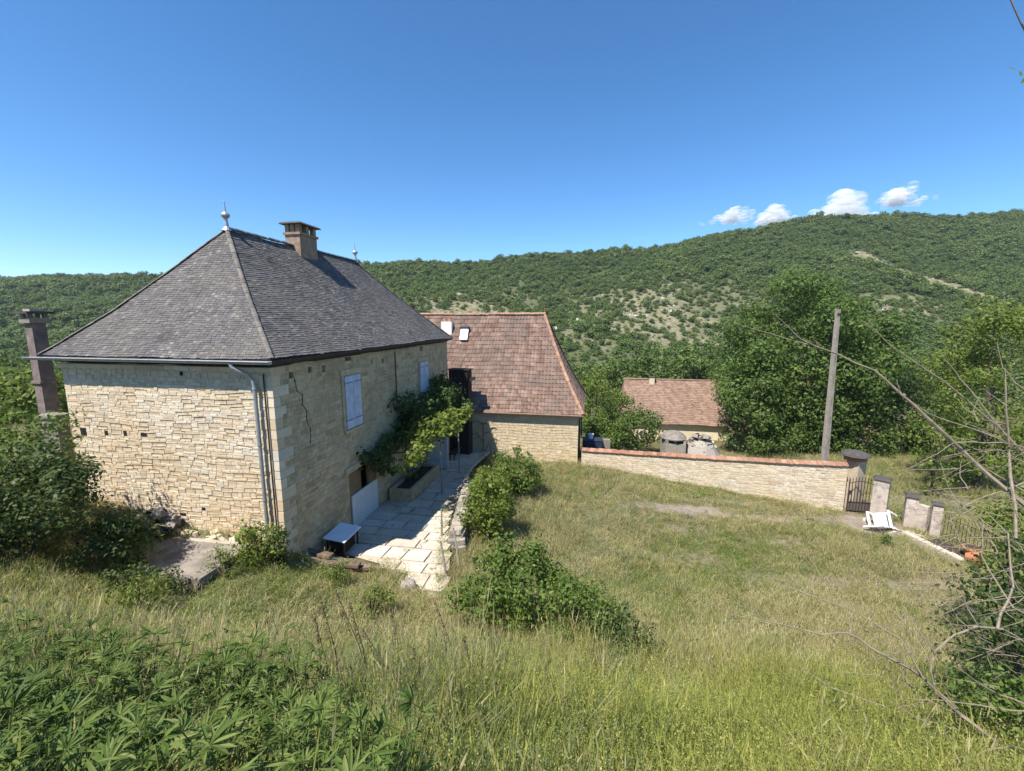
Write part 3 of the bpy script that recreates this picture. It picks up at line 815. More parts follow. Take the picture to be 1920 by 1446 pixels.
            for zz in (z0 + .33, z1 - .30):
                st = MB(); e0, e1 = (q0 - .07, q1 - .06) if q0 < m - .1 and q1 < m else (q0 + .06, q1 + .07)
                st.prism([L(-.10, e0, zz), L(-.086, e0, zz), L(-.086, e1, zz), L(-.10, e1, zz)], [L(-.10, e0, zz + .045), L(-.086, e0, zz + .045), L(-.086, e1, zz + .045), L(-.10, e1, zz + .045)])
                obj('strap_hinge', st, M['strap'], w_)
    # door with a white lower half, brown panel and dark open light
    a, b_, z0, z1 = door
    df = MB()
    for q0, q1 in ((a, a + .10), (a + .78, a + .88), (b_ - .62, b_ - .50), (b_ - .1, b_)):
        df.prism([L(.02, q0, z0), L(.14, q0, z0), L(.14, q1, z0), L(.02, q1, z0)], [L(.02, q0, z1), L(.14, q0, z1), L(.14, q1, z1), L(.02, q1, z1)])
    d_ = obj('door', df, M['brown_wood'], root)
    for (q0, q1, y0, y1, mt, nm) in ((a + .1, b_ - .02, z0 + .05, -6.72, 'white_door', 'lower_leaf'), (a + .10, a + .78, -6.72, z1 - .05, 'brown_wood', 'upper_leaf'), (b_ - .5, b_ - .1, -6.72, z1, 'brown_wood', 'jamb_panel')):
        p = MB(); k = max(2, int((q1 - q0) / .18))
        for i in range(k):
            c0 = q0 + (q1 - q0) * i / k + .004; c1 = q0 + (q1 - q0) * (i + 1) / k - .004
            xo = -.03 if nm == 'lower_leaf' else .03
            p.prism([L(xo, c0, y0), L(xo + .045, c0, y0), L(xo + .045, c1, y0), L(xo, c1, y0)], [L(xo, c0, y1), L(xo + .045, c0, y1), L(xo + .045, c1, y1), L(xo, c1, y1)])
        obj(nm, p, M[mt], d_)
    li = MB(); li.prism([L(-.07, a - .25, z1 + .003), L(.2, a - .25, z1 + .003), L(.2, b_ + .25, z1 + .003), L(-.07, b_ + .25, z1 + .003)], [L(-.07, a - .25, z1 + .24), L(.2, a - .25, z1 + .24), L(.2, b_ + .25, z1 + .24), L(-.07, b_ + .25, z1 + .24)])
    obj('lintel', li, M['shade_stone'], d_)
    # far door standing open, its white leaf square to the wall
    dd = MB(); dd.prism([L(-1.25, 11.25, -8.2), L(-.02, 11.25, -8.2), L(-.02, 11.3, -8.2), L(-1.25, 11.3, -8.2)], [L(-1.25, 11.25, -6.3), L(-.02, 11.25, -6.3), L(-.02, 11.3, -6.3), L(-1.25, 11.3, -6.3)])
    d2 = obj('open_door', dd, M['white_door'], root); d2['label'] = 'white door leaf standing open'
    for (x0, x1, y0, y1) in ((-1.15, -.12, -8.1, -7.75), (-1.15, -.12, -7.65, -6.4)):
        p = MB(); 
        for q in ((x0, x1, y0, y0 + .05), (x0, x1, y1 - .05, y1), (x0, x0 + .05, y0 + .052, y1 - .052), (x1 - .05, x1, y0 + .052, y1 - .052)):
            p.prism([L(q[0], 11.23, q[2]), L(q[1], 11.23, q[2]), L(q[1], 11.248, q[2]), L(q[0], 11.248, q[2])], [L(q[0], 11.23, q[3]), L(q[1], 11.23, q[3]), L(q[1], 11.248, q[3]), L(q[0], 11.248, q[3])])
        obj('moulding', p, M['shutter'], d2)
    # roof
    ZE, ZR, ov = -1.06, 3.17, .30
    g = lambda f: f - .04 * math.sin(PI * f)
    e = [L(-ov, -ov, ZE), L(WW + ov, -ov, ZE), L(WW + ov, TT + ov, ZE), L(-ov, TT + ov, ZE)]
    r0, r1 = L(WW / 2, 2.93, ZR), L(WW / 2, 11.3, ZR)
    rd = MB()
    for q in ((e[1], e[0], r0, r0), (e[0], e[3], r0, r1), (e[3], e[2], r1, r1), (e[2], e[1], r1, r0)): roof_deck(*q, g, rd)
    # eave boards closing the roof onto the walls
    for p0, p1, i0, i1 in ((e[1], e[0], L(WW, .0, ZT), L(0, .0, ZT)), (e[0], e[3], L(0, 0, ZT), L(0, TT, ZT)), (e[3], e[2], L(0, TT, ZT), L(WW, TT, ZT)), (e[2], e[1], L(WW, TT, ZT), L(WW, 0, ZT))):
        d = Vector((0, 0, -.10)); k = Vector((0, 0, -.03))
        rd.add([p0 + k, p1 + k, p1 + d, p0 + d, i1 + Vector((0, 0, .03)), i0 + Vector((0, 0, .03))], [(0, 1, 2, 3), (3, 2, 4, 5)])
    roof = obj('roof', rd, M['roof_deck'], root)
    tb = MB()
    roof_slope(e[1], e[0], r0, r0, g, 60, .155, .014, 1, tb, .25, .02)
    roof_slope(e[0], e[3], r0, r1, g, 60, .165, .014, 2, tb, .25, .02)
    roof_slope(e[3], e[2], r1, r1, g, 50, .30, .018, 3, tb)
    roof_slope(e[2], e[1], r1, r0, g, 50, .34, .018, 4, tb)
    t_ = obj('roof_tiles', tb, M['slate'], roof); t_['kind'] = 'stuff'
    for a_, b2 in ((e[0], r0), (e[1], r0), (e[3], r1), (e[2], r1)):
        ln = hip_line(a_ + Vector((0, 0, .03)), b2 + Vector((0, 0, .02)), g, 26)
        cap_tiles('hip_tile', ln, roof, M['slate_hip'], .15, .04)
    n = 22; cap_tiles('ridge_tile', [r0.lerp(r1, i / n) + Vector((0, 0, .02)) for i in range(n + 1)], roof, M['zinc'], .26, .09)
    # zinc finials
    for rp, sc_ in ((r0, .85), (r1, .85)):
        f_ = MB(); f_.lathe(rp, [(r * sc_, z * sc_) for r, z in ((.20, -.06), (.15, .02), (.10, .10), (.075, .30), (.07, .42), (.15, .50), (.17, .57), (.12, .65), (.05, .70), (.03, .86), (.018, 1.12), (.004, 1.15))], 12)
        obj('finial', f_, M['zinc'], roof)
    # ridge chimney with open sides and cap slab
    cb = MB()
    w0, w1, t0, t1 = 3.35, 4.05, 6.25, 7.40
    cb.prism([L(w0, t0, 1.9), L(w1, t0, 1.9), L(w1, t1, 1.9), L(w0, t1, 1.9)][::-1], [L(w0, t0, 3.62), L(w1, t0, 3.62), L(w1, t1, 3.62), L(w0, t1, 3.62)][::-1])
    ch = obj('chimney', cb, M['chimney_stone'], roof)
    bd = MB(); bd.prism([L(w0 - .06, t0 - .06, 3.623), L(w1 + .06, t0 - .06, 3.623), L(w1 + .06, t1 + .06, 3.623), L(w0 - .06, t1 + .06, 3.623)][::-1], [L(w0 - .06, t0 - .06, 3.72), L(w1 + .06, t0 - .06, 3.72), L(w1 + .06, t1 + .06, 3.72), L(w0 - .06, t1 + .06, 3.72)][::-1])
    obj('chimney_band', bd, M['chimney_stone'], ch)
    for (x, y) in ((w0 + .1, t0 + .1), (w1 - .1, t0 + .1), (w0 + .1, t1 - .1), (w1 - .1, t1 - .1), ((w0 + w1) / 2, t0 + .1), (w0 + .1, (t0 + t1) / 2), (w1 - .1, (t0 + t1) / 2)):
        p = MB(); p.prism([L(x - .09, y - .09, 3.722), L(x + .09, y - .09, 3.722), L(x + .09, y + .09, 3.722), L(x - .09, y + .09, 3.722)][::-1], [L(x - .09, y - .09, 4.05), L(x + .09, y - .09, 4.05), L(x + .09, y + .09, 4.05), L(x - .09, y + .09, 4.05)][::-1])
        obj('chimney_post', p, M['chimney_stone'], ch)
    cp = MB(); cp.prism([L(w0 - .17, t0 - .17, 4.053), L(w1 + .17, t0 - .17, 4.053), L(w1 + .17, t1 + .17, 4.053), L(w0 - .17, t1 + .17, 4.053)][::-1], [L(w0 - .1, t0 - .1, 4.13), L(w1 + .1, t0 - .1, 4.13), L(w1 + .1, t1 + .1, 4.13), L(w0 - .1, t1 + .1, 4.13)][::-1])
    obj('chimney_cap', cp, M['cap_stone'], ch)
    # gutter and downpipe on the sunny side
    gb = MB(); n = 8
    ring = lambda w: [L(w, -ov - .09 + .075 * math.cos(PI + PI * k / n), -1.12 + .085 * math.sin(PI + PI * k / n)) for k in range(n + 1)]
    a1, a2 = ring(-.32), ring(WW + .75)
    inn = lambda rg: [p + Vector((0, 0, .012)) for p in rg]
    gb.add(a1 + a2, [(k, k + 1, n + 2 + k, n + 1 + k) for k in range(n)]); gb.add(inn(a1) + inn(a2), [(k + 1, k, n + 1 + k, n + 2 + k) for k in range(n)])
    gb.add(a1, [tuple(range(n + 1))]); gb.add(a2, [tuple(range(n, -1, -1))])
    gb.tube([L(-.32, -ov - .167, -1.12), L(WW + .75, -ov - .167, -1.12)], .014, 6)
    go_ = obj('gutter', gb, M['gutter'], root)
    dp = MB()
    dp.tube([L(.95, -.39, -1.2), L(.9, -.38, -1.30), L(.62, -.22, -1.50), L(.50, -.14, -1.68), L(.48, -.13, -1.9), L(.48, -.13, -6.9)], .055, 10)
    for z in (-1.95, -3.6, -5.3): dp.tube([L(.48, -.13, z), L(.48, -.13, z + .05)], .068, 10)
    obj('downpipe', dp, M['gutter'], root)
    d2_ = MB(); d2_.tube([L(.22, -.06, -1.5), L(.22, -.06, -6.9)], .022, 6); obj('cable_pipe', d2_, M['iron'], root)
    d3 = MB(); d3.tube([L(-.06, 7.7, -1.4), L(-.06, 7.72, -4.2)], .025, 6); obj('cable_pipe', d3, M['iron'], root)
    # stepped corbel course under the sunny eave
    co = MB(); x = -.05
    while x < WW:
        w_ = random.uniform(.3, .7); x1 = min(WW + .05, x + w_)
        co.prism([L(x, -.09, ZT - .13 - random.uniform(0, .03)), L(x1, -.09, ZT - .13), L(x1, .02, ZT - .13), L(x, .02, ZT - .13)][::-1], [L(x, -.09, ZT - .005), L(x1, -.09, ZT - .005), L(x1, .02, ZT - .005), L(x, .02, ZT - .005)][::-1]); x = x1 + .01
    obj('corbel_course', co, M['wall_stone'], root)
make_house()

# ------------------------------------------------------------------ tall chimney and low annex left of the house
def make_left_stack():
    c = Vector((-16.25, 14.6, 0)); zb = zg(c.x, c.y)
    root = thing('chimney_stack', 'tall slender mauve-brown chimney stack standing left of the house', 'chimney', (c.x, c.y, zb), HROT)
    mb = MB(); hz = -zb - .05
    mb.box((0, 0, hz / 2 - .2), (.36, .46, hz + .4), taper=.84); obj('shaft', mb, M['brick_dark'], root)
    b1 = MB(); b1.box((0, 0, hz - 2.05), (.42, .52, .07)); obj('band', b1, M['brick_dark'], root)
    b2 = MB(); b2.box((0, 0, hz + .05), (.46, .56, .16)); obj('collar', b2, M['dry_stone'], root)
    for x in (-.15, .15):
        for y in (-.19, .19):
            p = MB(); p.box((x, y, hz + .21), (.09, .09, .14)); obj('post', p, M['dry_stone'], root)
    cp = MB(); cp.box((0, 0, hz + .32), (.66, .76, .08)); obj('cap', cp, M['cap_stone'], root)
    tp = MB(); tp.box((.02, 0, hz + .40), (.3, .34, .08)); obj('cap_stone', tp, M['dry_stone'], root)
    c = Vector((-15.25, 13.9, 0)); zb = zg(c.x, c.y)
    r2 = thing('annex_wall', 'low pale rendered annex wall with slab top at house corner', 'wall', (c.x, c.y, zb), HROT)
    m = MB(); m.box((.15, 0, 1.1), (.7, .35, 2.8)); obj('wall', m, M['concrete'], r2)
    m = MB(); m.box((.15, 0, 2.55), (.85, .5, .09)); obj('coping', m, M['concrete'], r2)
make_left_stack()

# ------------------------------------------------------------------ THE BARN
def make_barn():
    base = B(0, 0, -9.4)
    root = thing('barn', 'long stone barn with steep red tiled roof behind the house', 'barn', base)
    L = lambda w, t, z: B(w, t, z) - base
    WW, TT, ZT = 16.0, 8.0, -6.2
    wb = MB(); wb.prism([L(0, .0, -10.6), L(WW, .0, -10.6), L(WW, .5, -10.6), L(0, .5, -10.6)][::-1], [L(0, 0, ZT), L(WW, 0, ZT), L(WW, .5, ZT), L(0, .5, ZT)][::-1])
    fr = obj('front_wall', wb, M['mortar'], root)
    sb = MB()
    for a in ((0, .51, .5, TT - .51), (WW - .5, .51, WW, TT - .51), (0, TT - .5, WW, TT)):
        sb.prism([L(a[0], a[1], -11.5), L(a[2], a[1], -11.5), L(a[2], a[3], -11.5), L(a[0], a[3], -11.5)][::-1], [L(a[0], a[1], ZT), L(a[2], a[1], ZT), L(a[2], a[3], ZT), L(a[0], a[3], ZT)][::-1])
    obj('end_wall', sb, M['concrete'], root)
    rects = lay_courses(8.2, lambda x: -10.2, ZT, .14, .26, .24, .62, (), 21, .5, zlo=-10.3)
    build_stones(rects, lambda x, z, o: L(x, -o, z), fr, M['barn_stone'], 300, .026, .006, 22, key=lambda q: -((q[1] - q[0]) * (q[3] - q[2])))
    ZE, ZR, ov = -6.02, .43, .28
    g = lambda f: f - .055 * math.sin(PI * f) - .02 * (1 - f) * 0
    e = [L(-ov, -ov, ZE), L(WW + ov, -ov, ZE), L(WW + ov, TT + ov, ZE), L(-ov, TT + ov, ZE)]
    r0, r1 = L(2.72, 4.0, ZR), L(12.4, 4.0, ZR)
    rd = MB()
    for q in ((e[1], e[0], r1, r0), (e[0], e[3], r0, r0), (e[3], e[2], r0, r1), (e[2], e[1], r1, r1)): roof_deck(*q, g, rd)
    for p0, p1, i0, i1 in ((e[1], e[0], L(WW, 0, ZT), L(0, 0, ZT)), (e[0], e[3], L(0, 0, ZT), L(0, TT, ZT)), (e[3], e[2], L(0, TT, ZT), L(WW, TT, ZT)), (e[2], e[1], L(WW, TT, ZT), L(WW, 0, ZT))):
        k, d = Vector((0, 0, -.03)), Vector((0, 0, -.1))
        rd.add([p0 + k, p1 + k, p1 + d, p0 + d, i1 + Vector((0, 0, .03)), i0 + Vector((0, 0, .03))], [(0, 1, 2, 3), (3, 2, 4, 5)])
    roof = obj('roof', rd, M['roof_deck_red'], root)
    tb = MB(); coll = []
    roof_slope(e[0], e[1], r0, r1, g, 24, .24, .03, 31, tb, .05, .045, .03, coll)
    roof_slope(e[3], e[0], r0, r0, g, 24, .24, .03, 32, tb, .05, .045, .03)
    roof_slope(e[2], e[3], r1, r0, g, 24, .5, .03, 33, tb, .05, .045, .03)
    roof_slope(e[1], e[2], r1, r1, g, 24, .5, .03, 34, tb, .05, .045, .03)
    for vs, fs in coll:
        c = sum(vs, Vector()) / len(vs); q = MB(); q.add([v - c for v in vs], fs); obj('roof_tile', q, M['terracotta'], roof, c)
    t_ = obj('roof_tiles', tb, M['terracotta'], roof); t_['kind'] = 'stuff'
    for a_, b2 in ((e[0], r0), (e[3], r0), (e[1], r1), (e[2], r1)):
        cap_tiles('hip_tile', hip_line(a_ + Vector((0, 0, .05)), b2 + Vector((0, 0, .05)), g, 20), roof, M['terracotta_ridge'], .26, .12)
    n = 26; cap_tiles('ridge_tile', [r0.lerp(r1, i / n) + Vector((0, 0, .04)) for i in range(n + 1)], roof, M['terracotta_ridge'], .28, .13)
    f_ = MB(); f_.tube([r0, r0 + Vector((0, 0, .75))], [.03, .008], 5); obj('finial', f_, M['terracotta_ridge'], roof)
    # roof light, small white chimney, gutter, eave lime band
    def on_roof(w, f):
        a, b2 = L(w, -ov, ZE), L(w, 4.0, ZR)
        p = a.lerp(b2, f); return Vector((p.x, p.y, ZE - (base.z) + (ZR - ZE) * g(f)))
    p0, p1 = on_roof(8.55, .745), on_roof(8.55, .86)
    ax = -EX; up = (p1 - p0).normalized(); nr = ax.cross(up).normalized()
    if nr.z < 0: nr = -nr
    R3 = Matrix((ax, up, nr)).transposed()
    m = MB(); m.box((p0 + p1) / 2 + nr * .12, (.58, (p1 - p0).length, .2), rot=R3); rl = obj('roof_light', m, M['sheet'], roof)
    m = MB(); m.box((p0 + p1) / 2 + nr * .225, (.44, (p1 - p0).length - .3, .012), rot=R3); obj('pane', m, mat_flat('sky_glass', (.50, .58, .66), .05, 2, .12, 0, .6), rl)
    m = MB(); m.box(p1 + nr * .22 + up * .02, (.66, .16, .3), rot=R3); obj('hood', m, M['iron'], rl)
    p = on_roof(9.95, .86)
    m = MB(); m.box(p + Vector((0, 0, .0)), (.8, .6, 1.1), HROT); ch = obj('chimney', m, M['white_plastic'], roof); ch['label'] = 'small white rendered chimney'
    for s in (-.2, .2):
        m = MB(); m.lathe(p + EX * s + Vector((0, 0, .55)) - EY * 0, [(.1, 0), (.12, .05), (.09, .25), (.11, .3)], 10); obj('chimney_pot', m, M['terracotta_pot'], ch)
    m = MB(); m.tube([e[0] + Vector((.05, -.05, -.06)), e[1] + Vector((0, -.05, -.06))], .06, 8); obj('gutter', m, M['far_tile'], root)
    m = MB(); m.tube([L(-ov - .05, .4, -6.1), L(-.08, .4, -6.5), L(-.08, .4, -9.3)], .05, 8); m.tube([L(-ov, TT, -6.1), L(-.08, TT - .1, -6.5), L(-.08, TT - .1, -9.8)], .05, 8); obj('downpipe', m, M['iron'], root)
make_barn()

def make_timber_box():  # near-black boarded box with a flat lid and one projecting stub
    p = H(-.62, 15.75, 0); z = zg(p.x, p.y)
    root = thing('boarded_box', 'tall narrow near-black boarded box between house end and barn', 'lean-to', (p.x, p.y, z), -HA)
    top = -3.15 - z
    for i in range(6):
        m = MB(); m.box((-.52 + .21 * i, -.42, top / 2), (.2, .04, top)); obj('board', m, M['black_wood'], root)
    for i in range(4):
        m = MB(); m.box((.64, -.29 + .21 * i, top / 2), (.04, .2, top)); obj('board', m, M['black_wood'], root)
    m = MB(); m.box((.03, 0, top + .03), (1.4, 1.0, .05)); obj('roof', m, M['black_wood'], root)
    m = MB(); m.box((.86, -.2, top - .55), (.42, .2, .2), rot=Matrix.Rotation(-.25, 3, 'Y')); obj('stub_beam', m, M['iron'], root)
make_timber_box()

# climber stem on the barn front; its arms are vine shadow built as wood
def make_climber():
    b0 = B(6.35, -.25, 0); zb = zg(b0.x, b0.y)
    root = thing('climber_with_shadow_arms', 'bare woody climber stem with brown arms standing for vine shadow on barn wall', 'climber', (b0.x, b0.y, zb))
    m = MB(); ax = -EX
    m.tube([Vector((0, 0, -.1)), ax * .02 + Vector((0, 0, 1.2)), Vector((0, 0, 2.5))], [.06, .05, .04], 7); obj('stem', m, M['brown_wood'], root)
    for pts in ([(0, 1.7), (.35, 1.85), (.75, 1.8)], [(0, 2.4), (-.5, 2.6), (-1.0, 2.35)], [(0, 1.2), (-.45, 1.75), (-.9, 1.6)], [(0, 2.35), (.5, 2.6), (.75, 2.5)], [(.6, -.1), (.5, .9), (.75, 1.75)], [(-.0, .2), (.3, .8), (.4, 1.2)]):
        q = MB(); q.tube([ax * a + Vector((0, 0, z)) - EY * .03 for a, z in pts], [.045, .035, .02], 6); obj('branch', q, M['brown_wood'], root)  # arms give the vine shadow a solid brown shape
make_climber()

# ------------------------------------------------------------------ yard wall, gate, pillars, fence
WPTS = [Vector((4.55, 26.75, 0)), Vector((10.6, 24.2, 0)), Vector((15.6, 22.15, 0)), Vector((17.65, 21.35, 0))]
WTOP = [-8.42, -8.05, -7.72, -7.55]
def make_yard_wall():
    base = Vector((11.0, 24.0, -9.7))
    root = thing('yard_wall', 'pale rubble boundary wall with orange tile coping behind the yard', 'wall', base)
    allr = []
    body = MB()
    segs = []
    for i in range(3):
        a, b_ = WPTS[i], WPTS[i + 1]; d = (b_ - a); Ls = d.length; d.normalize(); nr = Vector((d.y, -d.x, 0))
        za, zb = WTOP[i], WTOP[i + 1]
        body.prism([a - base + Vector((0, 0, -10.7)), b_ - base + Vector((0, 0, -10.7)), b_ - nr * .45 - base + Vector((0, 0, -10.7)), a - nr * .45 - base + Vector((0, 0, -10.7))],
                   [a - base + Vector((0, 0, za)), b_ - base + Vector((0, 0, zb)), b_ - nr * .45 - base + Vector((0, 0, zb)), a - nr * .45 - base + Vector((0, 0, za))])
        segs.append((a, d, nr, Ls, za, zb))
    wall = obj('wall', body, M['mortar'], root)
    n_left = 300
    for i, (a, d, nr, Ls, za, zb) in enumerate(segs):
        top = min(za, zb)
        rects = lay_courses(Ls, lambda x: zg(a.x + d.x * x, a.y + d.y * x) - .1, 0, .09, .17, .2, .55, (), 40 + i, 0, zlo=-10.6 - top)
        rects = [(x0, x1, z0 + top, z1 + top) for x0, x1, z0, z1 in rects]
        # follow the rising top
        rects = [(x0, x1, z0 + (za + (zb - za) * (x0 + x1) / 2 / Ls - top) * (z0 + 10.6) / (top + 10.6), z1 + (za + (zb - za) * (x0 + x1) / 2 / Ls - top) * (z1 + 10.6) / (top + 10.6)) for x0, x1, z0, z1 in rects]
        k = (70, 150, 80)[i]
        build_stones(rects, lambda x, z, o: a + d * x + nr * (o + .0) + Vector((0, 0, z)) - base, wall, M['yard_stone'], min(k, len(rects)), .03, .006, 50 + i,
                     key=lambda q: -((q[1] - q[0]) * (q[3] - q[2])))
        # coping: two-pitched row of orange tiles, each its own part
        n = int(Ls / .27)
        q = MB(); rr = random.Random(i)
        vs = [(-.5, -.5, -.16), (.5, -.5, -.16), (.5, -.5, .0), (-.5, -.5, .0), (-.5, .0, .62), (.5, .0, .62), (.5, .5, .0), (-.5, .5, 0), (-.5, .5, -.16), (.5, .5, -.16)]
        q.add(vs, [(0, 1, 2, 3), (3, 2, 5, 4), (4, 5, 6, 7), (7, 6, 9, 8), (1, 0, 8, 9), (0, 3, 4, 7, 8), (1, 9, 6, 5, 2)])
        me = q.mesh('coping_tile'); me.materials.append(M['coping'])
        for j in range(n):
            x = (j + .5) * Ls / n; z = za + (zb - za) * x / Ls
            obj('coping_tile', me, None, root, a + d * x - nr * .225 + Vector((0, 0, z + .05 + rr.uniform(-.012, .012))) - base,
                (rr.uniform(-.03, .03), rr.uniform(-.03, .03), math.atan2(d.y, d.x)), (Ls / n * .985, .66, .20 * rr.uniform(.9, 1.1)))
make_yard_wall()

def capped_pillar(name, label, c, w, d, z0, z1, rz, mat, cap, capmat, group=None):
    root = thing(name, label, 'pillar', (c[0], c[1], z0), rz, group)
    m = MB(); m.box((0, 0, (z1 - z0) / 2 - .1), (w, d, z1 - z0 + .2)); obj('shaft', m, mat, root)
    m = MB(); m.box((0, 0, z1 - z0 + cap[1] / 2 + .002), (w + cap[0], d + cap[0], cap[1]), taper=.75); obj('cap', m, capmat, root)
    return root
def make_gate_area():
    # mushroom-capped pier behind the wall end
    z0 = zg(18.35, 21.7)
    r = thing('gate_pier', 'stone pier with broad dark mushroom-shaped cap at wall end', 'pillar', (18.35, 21.7, z0))
    h = -7.35 - z0
    m = MB(); m.box((0, 0, h / 2 - .1), (.62, .6, h + .2), .35); obj('shaft', m, M['yard_stone'], r)
    m = MB(); m.box((-.08, 0, h + .11), (.78, .7, .2), .35); obj('brick_collar', m, M['coping'], r)
    m = MB(); m.lathe((-.1, 0, h + .213), [(.52, 0), (.66, .08), (.60, .18), (.45, .27), (.2, .32), (.02, .335)], 14); obj('cap', m, M['cap_stone'], r)
    # iron gate
    a = W(1587, 955, 21.2); b_ = W(1632, 958, 21.0); zt = zg(a.x, a.y)
    a.z = b_.z = zt
    d = (b_ - a); Lg = d.length; d.normalize(); rz = math.atan2(d.y, d.x)
    g = thing('iron_gate', 'dark iron garden gate with arched spiked bars and solid lower panel', 'gate', a, rz)
    n = 9; hh = W(1587, 897, 21.2).z - zt
    for i in range(n):
        x = Lg * i / (n - 1); arch = .16 * math.sin(PI * i / (n - 1))
        m = MB(); m.tube([(x, 0, .06), (x, 0, hh + arch - .1), (x, 0, hh + arch)], [.016, .016, .003] if 0 < i < n - 1 else [.028, .028, .02], 6); obj('bar', m, M['iron'], g)
    m = MB(); m.tube([(Lg * i / 8, 0, hh - .28 + .16 * math.sin(PI * i / 8)) for i in range(9)], .02, 6); obj('top_rail', m, M['iron'], g)
    m = MB(); m.tube([(0, 0, .55), (Lg, 0, .55)], .02, 6); m.tube([(0, 0, .08), (Lg, 0, .08)], .02, 6); obj('rail', m, M['iron'], g)
    m = MB(); m.box((Lg / 2, .02, .31), (Lg - .06, .012, .46)); obj('lower_panel', m, mat_flat('brown_sheet_iron', (.11, .085, .08), .2, 5, .6), g)
    m = MB(); m.box((.1, -.03, hh * .6), (.1, .05, .16)); obj('lock_box', m, M['iron'], g)
    # pillars
    p = W(1647, 958, 20.9); zz = zg(p.x, p.y)
    capped_pillar('gate_pillar', 'pale plastered pillar beside the iron gate with thin dark cap', (p.x, p.y), .62, .62, zz, W(1647, 898, 20.9).z, .75, M['plaster'], (.14, .08), M['cap_stone'])
    p = W(1703, 985, 19.6); zz = zg(p.x, p.y)
    capped_pillar('fence_pillar', 'stained pale pillar with dark cap joined to the low wall', (p.x, p.y), .44, .44, zz, W(1703, 930, 19.6).z, .95, M['plaster'], (.16, .1), M['cap_stone'])
    p2 = W(1749, 1008, 18.7); zz2 = zg(p2.x, p2.y)
    capped_pillar('fence_pillar', 'narrow stained pillar with thin cap at the start of the railing', (p2.x, p2.y), .34, .34, zz2, W(1749, 945, 18.7).z, .95, M['plaster'], (.14, .06), M['cap_stone'])
    lw = MB(); mid = (p + p2) / 2; dv = p2 - p; z = zg(mid.x, mid.y)
    lw.box((0, 0, .55), (max(dv.xy.length - .56, .4), .2, 1.5), 0)
    o = obj('low_wall', lw, M['plaster'], None, (mid.x, mid.y, z), (0, 0, math.atan2(dv.y, dv.x)))
    tag(o, 'stained grey low wall panel between the two small pillars', 'wall')
    # railing running on from the narrow pillar
    a = W(1768, 1000, 18.4); b_ = Vector((20.3, 13.4, 0)); a.z = zg(a.x, a.y); b_.z = zg(b_.x, b_.y)
    d = b_ - a; Lr = d.xy.length; rz = math.atan2(d.y, d.x); sl = (b_.z - a.z)
    f_ = thing('iron_railing', 'thin dark iron railing on the right edge of the yard', 'fence', a, rz)
    n = 34
    me = MB(); me.tube([(0, 0, .1), (0, 0, 1.12), (0, 0, 1.25)], [.011, .011, .003], 5); me = me.mesh('bar'); me.materials.append(M['iron'])
    for i in range(n): obj('bar', me, None, f_, (Lr * i / (n - 1), 0, sl * i / (n - 1)))
    for h in (.25, 1.05):
        m = MB(); m.tube([(0, 0, h), (Lr, 0, sl + h)], .015, 5); obj('rail', m, M['iron'], f_)
    # earth bed and kerb
    def strip(name, pts, mat, lift):
        vs = [(x, y, zg(x, y) + lift) for x, y in pts]
        q = MB(); k = len(vs) // 2
        q.add(vs, [(i, i + 1, len(vs) - 2 - i, len(vs) - 1 - i) for i in range(k - 1)])
        return tag(obj(name, q, mat), kind='structure')
    e0 = [W(1768, 1012, 18.2), W(1800, 1030, 17.3), W(1835, 1055, 16.2)]
    strip('flower_bed', [(e.x - .75, e.y) for e in e0] + [(e.x + .15, e.y + .1) for e in e0[::-1]], M['dark_earth'], .05)
    ks = [(W(1692 + 28 * i, 1012 + 13.0 * i, 18.7 - .62 * i)) for i in range(5)]
    kr = thing('kerb', 'broken pinkish stone kerb along the dark bed', 'kerb', (ks[0].x, ks[0].y, zg(ks[0].x, ks[0].y)))
    for a_, b2 in zip(ks[:-1], ks[1:]):
        c = (a_ + b2) / 2; m = MB(); dd = b2 - a_
        m.box((0, 0, .03), (dd.xy.length - .03, .3, .18)); o = obj('kerb_stone', m, M['slab_pale'], kr, Vector((c.x, c.y, zg(c.x, c.y))) - kr.location, (0, .02, math.atan2(dd.y, dd.x)))
    # terracotta pots at the end of the kerb
    for (u, v, Y, s, lb) in ((1822, 1044, 16.7, 1.0, 'round orange terracotta pot at the end of the kerb'), (1808, 1060, 16.25, .8, 'broken terracotta pot lying in front of the larger pot')):
        p = W(u, v, Y); z = zg(p.x, p.y)
        r = thing('terracotta_pot', lb, 'pot', (p.x, p.y, z), 0)
        m = MB(); m.lathe((0, 0, 0), [(.18 * s, 0), (.27 * s, .25 * s), (.31 * s, .42 * s)], 14); o = obj('body', m, M['terracotta_pot'], r)
        m = MB(); m.lathe((0, 0, .42 * s), [(.31 * s, 0), (.35 * s, .01), (.35 * s, .08 * s), (.29 * s, .085 * s)], 14); obj('rim', m, M['terracotta_pot'], r)
        m = MB(); m.lathe((0, 0, .51 * s), [(.27 * s, 0), (.27 * s, .005)], 14); obj('soil', m, M['dark_earth'], r)
        if s < 1: r.rotation_euler = (1.35, .2, .6); r.location.z += .26
    # fallen white garden chair
    p = W(1652, 992, 19.4); z = zg(p.x, p.y)
    r = thing('garden_chair', 'white plastic garden chair toppled on brown earth by the gate', 'chair', (p.x, p.y, z + .33))
    m = MB()
    for i in range(6): m.box((-.22 + .088 * i, 0, .0), (.07, .5, .03))
    m.box((0, .26, 0), (.56, .04, .05)); m.box((0, -.26, 0), (.56, .04, .05)); obj('seat', m, M['white_plastic'], r)
    m = MB()
    for i in range(6): m.box((-.22 + .088 * i, .36, .40), (.06, .03, .72), rot=Matrix.Rotation(-.25, 3, 'X'))
    m.box((0, .45, .78), (.58, .05, .10)); obj('backrest', m, M['white_plastic'], r)
